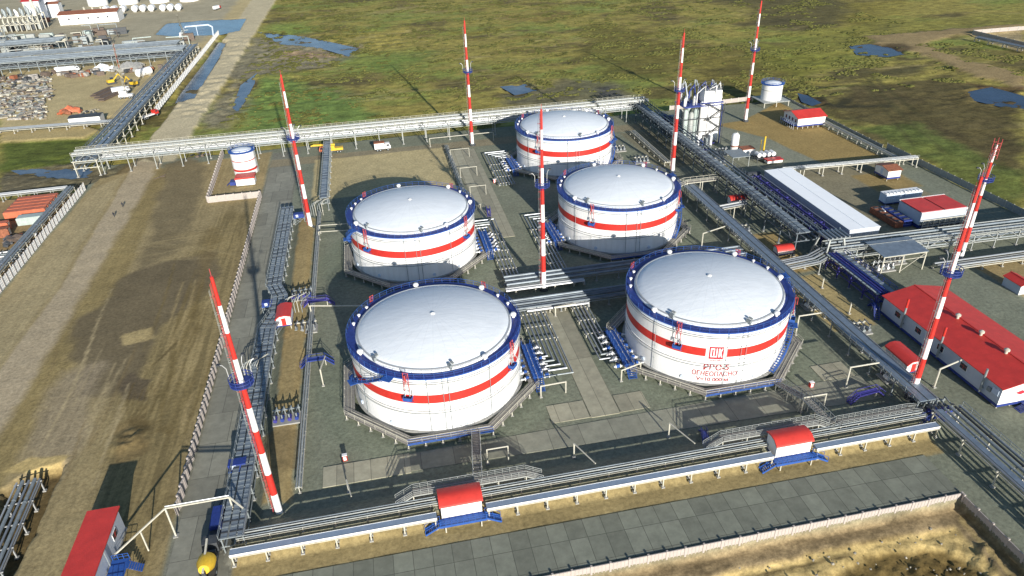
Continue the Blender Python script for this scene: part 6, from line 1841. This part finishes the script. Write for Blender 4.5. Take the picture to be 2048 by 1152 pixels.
# ------------------------------------------------------------------ people on the gravel road
def person(label, x, y, rz, step):
    me = bpy.data.meshes.new('person'); bm = bmesh.new()
    lay = bm.verts.layers.skin.verify()
    def v(c, r):
        q = bm.verts.new(c); q[lay].radius = (r, r); return q
    pel = v((0, 0, .95), .16); q0 = pel; q0[lay].use_root = True
    ch = v((0, .02, 1.25), .17); sh = v((0, .02, 1.45), .15); nk = v((0, .03, 1.54), .065); hd = v((0, .06, 1.66), .105); tp = v((0, .05, 1.76), .08)
    for a, b in ((pel, ch), (ch, sh), (sh, nk), (nk, hd), (hd, tp)): bm.edges.new((a, b))
    for s_ in (-1, 1):
        hp = v((s_ * .1, 0, .86), .11); kn = v((s_ * .11, s_ * step * .6 + .04, .48), .075); an = v((s_ * .11, s_ * step, .09), .05); ft = v((s_ * .12, s_ * step + .17, .05), .05)
        for a, b in ((pel, hp), (hp, kn), (kn, an), (an, ft)): bm.edges.new((a, b))
        s1 = v((s_ * .21, .02, 1.40), .07); el = v((s_ * .27, -s_ * step * .4, 1.12), .05); wr = v((s_ * .27, -s_ * step * .7 + .08, .88), .035); hn = v((s_ * .27, -s_ * step * .75 + .1, .80), .04)
        for a, b in ((sh, s1), (s1, el), (el, wr), (wr, hn)): bm.edges.new((a, b))
    bm.to_mesh(me); bm.free(); me.materials.append(CLOTH)
    o = bpy.data.objects.new('person', me); COL.objects.link(o); o.location = (x, y, 0); o.rotation_euler = (0, 0, rz)
    o.modifiers.new('skin', 'SKIN'); sb = o.modifiers.new('smooth', 'SUBSURF'); sb.levels = sb.render_levels = 1
    return tag(o, label, 'person')
person('person in dark clothes walking on the gravel road, the one farther up it', -91.8, 118.0, .3, .22)
person('person in dark clothes walking on the gravel road, the one nearer the sandy lot', -92.5, 110.2, -.2, -.2)
dd = thing('debris_stick', 'dark branch-like scrap lying at the edge of the gravel road near the pipe rack', 'debris', (*xy(322, 355), 0), .6)
mb = MB(); mb.tube([(-2.5, 0, .15), (0, .2, .25), (2.2, 1.0, .2)], .14, WOOD, 6); mb.tube([(0, .2, .2), (1.2, -.8, .2)], .1, WOOD, 6); mb.build('branch', dd)

# ------------------------------------------------------------------ upper left plant
def drum_tank(label, x, y, r, h):
    root = thing('distant_tank', label, 'storage tank', (x, y, 0), 0, 'big white tanks at the top edge')
    mb = MB(); mb.lathe([(r, 0), (r, h)], WHITE, n=40); mb.build('shell', root)
    mb = MB(); mb.lathe([(r + .2, h), (r, h + .3), (r * .5, h + 1.2), (.001, h + 1.5)], DOME, n=40); mb.build('roof', root)
    mb = MB(); mb.lathe([(r + .7, h - .2), (r + .7, h), (r, h + .02)], GREYW, n=40); mb.build('walkway', root)
    return root
for (lb, q) in (('big white tank cut by the top edge, leftmost, above the long red-roofed building', (192, 13)), ('big white tank cut by the top edge, second from the red-roofed towers', (253, 10)),
                ('big white tank cut by the top edge, third in the row', (316, 7)), ('big white tank cut by the top edge, last in the row before the causeway', (376, 4))):
    p_ = at(*q); drum_tank(lb, p_.x, p_.y + 8, 8.3, 11)
random.seed(3)
for i, qx in enumerate((212, 228, 246, 270, 286, 303, 326, 341, 357)):
    p_ = at(qx, 27 - i * .55)
    root = thing('horizontal_tank', ['white bullet tank seen end-on, %s of the row of nine' % k for k in ('first from the red-roofed building', 'second from the red-roofed building', 'third from the red-roofed building', 'fourth', 'middle one', 'sixth', 'third from the causeway end', 'second from the causeway end', 'last, at the causeway end')][i], 'bullet tank', (p_.x, p_.y, 0), 0, 'row of white bullet tanks')
    mb = MB(); mb.tube([(0, 0, 3.0), (0, .7, 3.0), (0, 7, 3.0), (0, 7.7, 3.0)], [1.5, 2.4, 2.4, 1.5], WHITE, 18); mb.build('vessel', root)
    for yy in (1.5, 6):
        mb = MB(); mb.box((0, yy, .6), (2.6, 1.0, 1.4), CONC); mb.build('saddle', root, smooth=False)
def at2(px_, py_): p_ = at(px_, py_); return p_.x, p_.y
x0, y0 = at2(124, 50); x1, _ = at2(233, 47)
lb_ = gable('long_plant_building', 'long white building with dark red roof below the row of bullet tanks', 'building', x0, x1, y0 - 3, y0 + 13, .2, 7.5, 1.6, RUST, WHITE, 'x', CONC, .6)
for k in range(5): window(lb_, (-14 + k * 7, -8.05, 4.2), 1.4, .1, 1.4)
for k in range(3):
    mb = MB(); mb.lathe([(.7, 9), (.7, 10.6), (1.1, 10.7), (.001, 11.4)], CREAM, (-4 + k * 6, 1, 0), 10); mb.build('roof_vent', lb_)
x0, y0 = at2(100, 36)
gable('plant_building', 'smaller white building with dark red roof left of the long one', 'building', x0, x0 + 9, y0, y0 + 9, .2, 10.5, 1.2, RUST, WHITE, 'x', CONC, .5)
x0, y0 = at2(58, 46)
pt = gable('plant_tower', 'tall white plant block with bright red roof and pale vertical ducts', 'building', x0, x0 + 12, y0, y0 + 11, .2, 16, 1.4, RED, GREYW, 'x', CONC, .8)
mb = MB()
for k in range(5): mb.box((-5.2 + k * 2.4, -5.75, 7.5), (1.2, .5, 14), WHITE if k % 2 else CREAM)
mb.bar((3, -8, 0), (1, -6, 17), 1.4, 1.6, CREAM); mb.box((6.5, -6, 1.5), (6, 4, 3), RUST); mb.build('duct', pt, smooth=False)
x0, y0 = at2(5, 66)
ps = thing('process_structure', 'cream open process frame with rows of small vessels at the upper left corner', 'process unit', (x0, y0, 0))
mb = MB()
for k in range(9):
    for j in range(3): mb.bar((k * 3.4, j * 7, 0), (k * 3.4, j * 7, 11), .5, .5, CREAM)
for j in range(3):
    for z in (5, 10.5): mb.bar((0, j * 7, z), (27, j * 7, z), .5, .6, CREAM)
mb.build('frame', ps, smooth=False)
for k in range(14):
    mb = MB()
    mb.lathe([(1.1, 10), (1.1, 13 + k % 3), (.6, 14.2 + k % 3), (.001, 14.5 + k % 3)], WHITE if k % 3 == 0 else GALV, (1 + (k % 7) * 4, (k // 7) * 8 + 3, 0), 10)
    mb.build('vessel', ps)
    mb = MB(); mb.box((2 + (k % 7) * 4, (k // 7) * 8 + 3, 3), (2.2, 3.5, 4.5), DARK if k % 2 else STEEL); mb.build('pump_box', ps, smooth=False)
x0, y0 = at2(120, 8)
pw = thing('plant_hall', 'white round-ended hall between the red-roofed blocks and the top edge', 'building', (*at2(95, 22), 0))
mb = MB(); mb.tube([(-8, 8, 3), (-7, 8, 3), (7, 8, 3), (8, 8, 3)], [3.5, 5, 5, 3.5], WHITE, 20); mb.build('vault', pw)
mb = MB(); mb.box((0, 8, 1.2), (15.8, 9.6, 2.4), GREYW); mb.build('wall', pw, smooth=False)
x0, y0 = at2(434, 20)
lorry('tank_lorry', 'white and red truck on the causeway bend at the top edge', 'truck', x0, y0 + 2, 1.2, WHITE, RED, 9, 'box')
# cranes and yard machines
def boom_crane(label, q0, q1, h, cat='crane', col=CREAM, col2=None, loc_z=0):
    x0, y0 = at2(*q0)
    root = thing('boom_crane', label, cat, (x0, y0, 0))
    mb = MB(); mb.box((0, 0, 1.4), (6.5, 2.8, 1.1), WHITE); mb.box((-1, 0, 2.8), (3.4, 2.6, 1.9), WHITE); mb.build('carrier', root, smooth=False)
    for wx in (-2.4, -.8, 1.6, 2.6):
        for s_ in (-1, 1): wheel(root, wx, s_ * 1.2, .6, .5)
    p_ = at(q1[0], q1[1], h); e = Vector((p_.x - x0, p_.y - y0, h)); b0 = Vector((0, 0, 2.6))
    mb = MB(); n = 9
    d = (e - b0).normalized(); u = d.cross(Vector((0, 0, 1))).normalized(); v_ = u.cross(d)
    for a, b in ((-1, -1), (1, -1), (1, 1), (-1, 1)): mb.bar(b0 + (u * a + v_ * b) * .45, e + (u * a + v_ * b) * .3, .16, .16, col)
    for k in range(n * 2):
        f0, f1 = k / (n * 2), (k + 1) / (n * 2)
        s_ = 1 if k % 2 else -1
        m_ = col2 if (col2 and k > n) else col
        mb.bar(b0 + (e - b0) * f0 + u * .4 * s_, b0 + (e - b0) * f1 - u * .4 * s_, .12, .12, m_); mb.bar(b0 + (e - b0) * f0 + v_ * .4 * s_, b0 + (e - b0) * f1 - v_ * .4 * s_, .12, .12, m_)
    mb.build('boom', root, smooth=False)
    mb = MB(); mb.bar(e, e - Vector((0, 0, 6)), .08, .08, DARK); mb.box(e - Vector((0, 0, 6.3)), (.5, .5, .7), DARK); mb.build('hook', root, smooth=False)
    return root
boom_crane('pale boom crane in the sandy yard, boom leaning up past the pipe racks', (254, 196), (226, 88), 31, 'crane', CREAM, RED)
boom_crane('cream boom crane by the settling pond with a steep boom', (370, 76), (353, 30), 20, 'crane', CREAM)
def excavator(label, q, rz):
    x, y = at2(*q); root = thing('excavator', label, 'excavator', (x, y, 0), rz)
    mb = MB()
    for s_ in (-1, 1): mb.box((0, s_ * 1.1, .5), (4.2, .7, .9), DARK)
    mb.build('track', root, smooth=False)
    mb = MB(); mb.box((-.4, 0, 1.7), (3.2, 2.5, 1.4), YELL); mb.box((.7, .6, 2.6), (1.4, 1.1, 1.3), GLASS); mb.build('body', root, smooth=False)
    mb = MB(); mb.bar((1.0, -.4, 1.8), (4.2, -.4, 4.6), .45, .5, YELL); mb.bar((4.2, -.4, 4.6), (6.2, -.4, 1.6), .35, .4, YELL); mb.build('arm', root, smooth=False)
    mb = MB(); mb.box((6.2, -.4, 1.0), (1.1, 1.2, .9), DARK); mb.build('bucket', root, smooth=False)
excavator('dark yellow excavator with folded arm near the white dump truck in the yard', (268, 172), 2.6)
excavator('small dark yellow excavator left of the pale crane in the yard', (224, 168), .6)
x, y = at2(243, 186); lorry('dump_truck', 'white truck standing next to the pale boom crane in the yard', 'truck', x, y, .4, WHITE, WHITE, 8.5, 'box')
x, y = at2(137, 144); lorry('yard_lorry', 'white long truck under the broad pipe rack at the back of the yard', 'truck', x, y, 0.05, WHITE, WHITE, 13, 'box')
x, y = at2(290, 152)
tt = thing('parked_tank', 'white rounded vessel parked by the trestle in the yard', 'tank', (x, y, 0), .9)
mb = MB(); mb.tube([(-4.6, 0, 2.3), (-4, 0, 2.3), (4, 0, 2.3), (4.6, 0, 2.3)], [1.4, 2.1, 2.1, 1.4], WHITE, 16); mb.build('vessel', tt)
for q in (-2.4, 2.4):
    mb = MB(); mb.box((q, 0, .4), (.8, 3, .9), CONC); mb.build('saddle', tt, smooth=False)
for i, q in enumerate(((206, 186), (214, 190), (222, 194))):
    x, y = at2(*q); root = thing('steel_stack', ['dark stack of long steel lying in the yard, leftmost of three', 'dark stack of long steel lying in the yard, middle of three', 'dark stack of long steel lying in the yard, nearest the crane'][i], 'steel stack', (x, y, 0), 1.25, 'stacks of long steel in the yard')
    mb = MB()
    for k in range(5): mb.bar((-8, -1.4 + k * .7, .5), (8, -1.4 + k * .7, .5 + .3 * (k % 2)), .55, .6, WOOD)
    for k in range(3): mb.bar((-7, -.8 + k * .7, 1.2), (7.4, -.8 + k * .7, 1.2), .5, .5, WOOD)
    mb.build('bars', root, smooth=False)
def heap(name, label, cat, q, r, h, m, n=26, jit=.3, z=0, rx=1.0):
    x, y = at2(*q)
    root = MB()
    for k in range(n):
        a = random.uniform(0, 2 * pi); d = r * sqrt(random.random()) * .9
        hh = h * (1 - d / r) ** .8
        root.ico((d * cos(a) * rx, d * sin(a), max(.1, hh * .55)), max(.5, hh * .65), m if not isinstance(m, list) else random.choice(m), jit, (1.5, 1.5, 1))
    o = root.build(name, None, smooth=False); o.location = (x, y, z)
    return tag(o, label, cat)
heap('gravel_heap', 'grey gravel heap at the back of the sandy yard behind the crane', 'heap', (264, 140), 13, 4.5, MATS['concrete'], 30, .15)
heap('scrap_heap', 'white heap of torn sheeting in the yard left of the grey gravel heap', 'heap', (208, 140), 8, 3.0, [WHITE, SHEDROOF, PALE], 26, .4)
heap('rust_heap', 'red-brown heap on the near side of the yard, above the low pipe run', 'heap', (141, 226), 6, 3.0, [RUST, ORNG], 20, .4)
heap('spoil_heap', 'small grey spoil heap near the trestle foot in the yard', 'heap', (182, 225), 5, 1.2, [DARK, DIRT], 14, .4)
# building-site litter: too many pieces to count
mat('litter_grey', (.19, .205, .185), .9, 0, .3, .8)
mat('litter_tan', (.26, .22, .16), .9, 0, .3, .8)
random.seed(21)
mb = MB()
for k in range(760):
    px_, py_ = random.uniform(-10, 130), random.uniform(138, 240)
    if py_ > 215 + (px_ - 0) * -.15 and px_ > 90: continue
    if px_ > 100 + (py_ - 138) * .1: continue
    x, y = at2(px_, py_)
    if y > 335: continue
    m_ = random.choice([MATS['litter_grey'], DEBRIS, MATS['litter_tan'], WOOD, MATS['litter_grey'], DEBRIS, WOOD, DIRT, MATS['litter_tan'], DARK, DIRT, STEEL, CREAM])
    L = random.uniform(.8, 4.5)
    mb.box((x, y, random.uniform(.15, .6)), (L, random.uniform(.4, 1.6), random.uniform(.3, 1.1)), m_, random.uniform(0, pi))
tag(mb.build('construction_litter', smooth=False), 'sprawl of timber, crates and building litter filling the left of the sandy yard', 'litter', kind='stuff')
mb = MB()
for k in range(260):
    x, y = random.uniform(-330, -118), random.uniform(376, 470)
    if x > -175 and y > 415: continue
    m_ = random.choice([TEAL, STEEL, GALV, CREAM, DARK, STEEL, WOOD])
    if random.random() < .5: mb.box((x, y, 2), (random.uniform(2, 9), random.uniform(1, 4), random.uniform(1, 6)), m_, random.uniform(-.3, .3))
    else:
        z = random.uniform(3, 8); mb.bar((x, y, 0), (x, y, z), .4, .4, m_); mb.bar((x, y, z), (x + random.uniform(-14, 14), y + random.uniform(-2, 2), z), .5, .5, m_)
tag(mb.build('plant_pipework', smooth=False), 'tangled far pipework and steel behind the upper left racks', 'pipework', kind='stuff')
mb = MB()
for k in range(70):
    x, y = random.uniform(-240, -120), random.uniform(322, 338)
    mb.box((x, y, random.uniform(.5, 1.5)), (random.uniform(1, 5), random.uniform(1, 3), random.uniform(1, 3)), random.choice([DARK, RUST, DEBRIS, WOOD]), random.uniform(0, 3))
tag(mb.build('shaded_litter', smooth=False), 'dark building litter in the shade below the broad pipe rack', 'litter', kind='stuff')
# blue hose arch by the pond, red machine under the trestle, small white hut
ar = thing('pipe_arch', 'pale blue pipe arch standing at the near shore of the settling pond', 'pipe arch', (*at2(371, 74), 0))
mb = MB(); mb.tube([(0, 0, 0), (0, 1, 5.6), (1.5, 1.5, 6.4), (16, 3, 6.4), (18.5, 2, 5), (19, -4, 0)], .5, PALE, 8); mb.build('pipe', ar)
mb = MB(); mb.bar((8, 2, 0), (8, 2.2, 6.2), .3, .3, PALE); mb.build('post', ar, smooth=False)
x, y = at2(290, 236); r = lorry('red_machine', 'white and red truck half under the blue-grey trestle by the causeway', 'truck', x + 2.0, y, .9, WHITE, RED, 9, 'flat')
x, y = at2(171, 249)
hu = gable('site_hut', 'small white hut with dark lid beside the low pipe run at the upper left', 'hut', x - 6, x + 7, y - 1, y + 5, .3, 3.4, .4, DARK, WHITE, 'x', CONC, .2)
# valve ladder and dark scrap under the back rack
heap('pipe_scrap', 'dark curled pipe scrap lying under the back pipe rack beside the causeway', 'scrap', (395, 308), 6, .8, [DARK, WOOD, STEEL], 12, .6)
# west compound behind the white wall
def container(label, x, y, rz, m, L=12.2, h=2.6, w_=2.45, zt=0):
    root = thing('container', label, 'container', (x, y, zt), rz)
    mb = MB(); mb.box((0, 0, h / 2 + .15), (L, w_, h), m)
    for k in range(int(L / .6)):
        for s_ in (-1, 1): mb.box((-L / 2 + .3 + k * .6, s_ * w_ / 2, h / 2 + .15), (.22, .08, h * .92), m)
    mb.build('body', root, smooth=False)
    mb = MB(); mb.box((0, 0, h + .19), (L - .3, w_ - .2, .08), m)
    for a in (-1, 1):
        for b in (-1, 1): mb.box((a * (L / 2 - .1), b * (w_ / 2 - .1), h + .2), (.25, .25, .12), DARK)
    mb.build('roof', root, smooth=False)
    mb = MB()
    for s_ in (-.6, .6): mb.box((L / 2 + .03, s_, h / 2 + .15), (.07, 1.1, h * .95), m); mb.bar((L / 2 + .1, s_ * .6, .3), (L / 2 + .1, s_ * .6, h), .06, .06, GALV)
    mb.build('door', root, smooth=False)
for i in range(5):
    container(('faded orange container in the compact block of five, %s' % ('nearest the viewer', 'second from the viewer', 'in the middle of the block', 'fourth from the viewer', 'farthest, next to the white-edged rack')[i]), -120.8, 118.0 + i * 2.75, 0.04, ORNG)
container('pale green-white covered container in front of the faded orange block', -117.4, 112.6, .04, TEAL, 7.5, 2.4, 3.2)
container('dark red container at the left edge below the faded orange block', -126.5, 103.5, .1, RUST, 12.0)
container('bright orange container stacked beside the dark red one at the left edge', -127.5, 108.6, .1, ORNG, 10)
heap('rust_heap', 'rusty scrap heap in the west compound next to the grey pipe run', 'heap', (30, 483), 5.5, 2.0, [RUST, DARK, WOOD], 22, .4)
heap('scrap_heap', 'white and dark scrap pile by the grey pipe run in the west compound', 'heap', (58, 470), 2.5, 1.2, [WHITE, DARK, GALV], 12, .5)
random.seed(8)
tr = thing('steel_trestle', 'white steel trestle lying in the west compound at the left edge', 'trestle', (*at2(12, 520), 0))
mb = MB()
for k in range(6): mb.bar((-5, k * 1.5 - 4, .8), (4, k * 1.5 - 4, 1.2), .3, .3, WHITE if k % 2 else GALV); mb.bar((-5 + k * 1.6, -4, 0), (-5 + k * 1.6, 4, 1.2), .25, .25, GALV)
mb.build('frame', tr, smooth=False)
# grey lamp frame whose shadow lies on the sandy lot stays out of view; pit edge scrap
# wheel-loader heaps and stones on the dug earth
random.seed(31)
mb = MB()
for k in range(420):
    x, y = random.uniform(-40, 79), random.uniform(-75, -55)
    r_ = random.uniform(.06, .28) * (1 if random.random() < .93 else 2.2)
    zz = -2.8 if y > -59 else -3.5
    mb.ico((x, y, zz + random.uniform(0, .5)), r_, DIRT, .3, (1, 1, .7), 1)
tag(mb.build('earth_clods', smooth=False), 'loose clods of earth on the excavated strip outside the front wall', 'earth', kind='stuff')
# gravel-yard small things: hydrants and boxes between the tanks
random.seed(17)
for lb, x, y in (('red hydrant box by the road behind the front bank, left one', -19.5, -19.3), ('red hydrant box by the road behind the front bank, right one', 72.5, -20.5), ('red hydrant box beside the concrete lane near the rearmost tank', 30.5, 104.0)):
    r = thing('hydrant_box', lb, 'hydrant', (x, y, 0))
    mb = MB(); mb.box((0, 0, .6), (.8, .6, 1.2), RED); mb.box((0, 0, 1.25), (.9, .7, .1), WHITE); mb.build('box', r, smooth=False)
    mb = MB(); mb.box((0, -.32, .6), (.5, .04, .8), WHITE); mb.build('door', r, smooth=False)
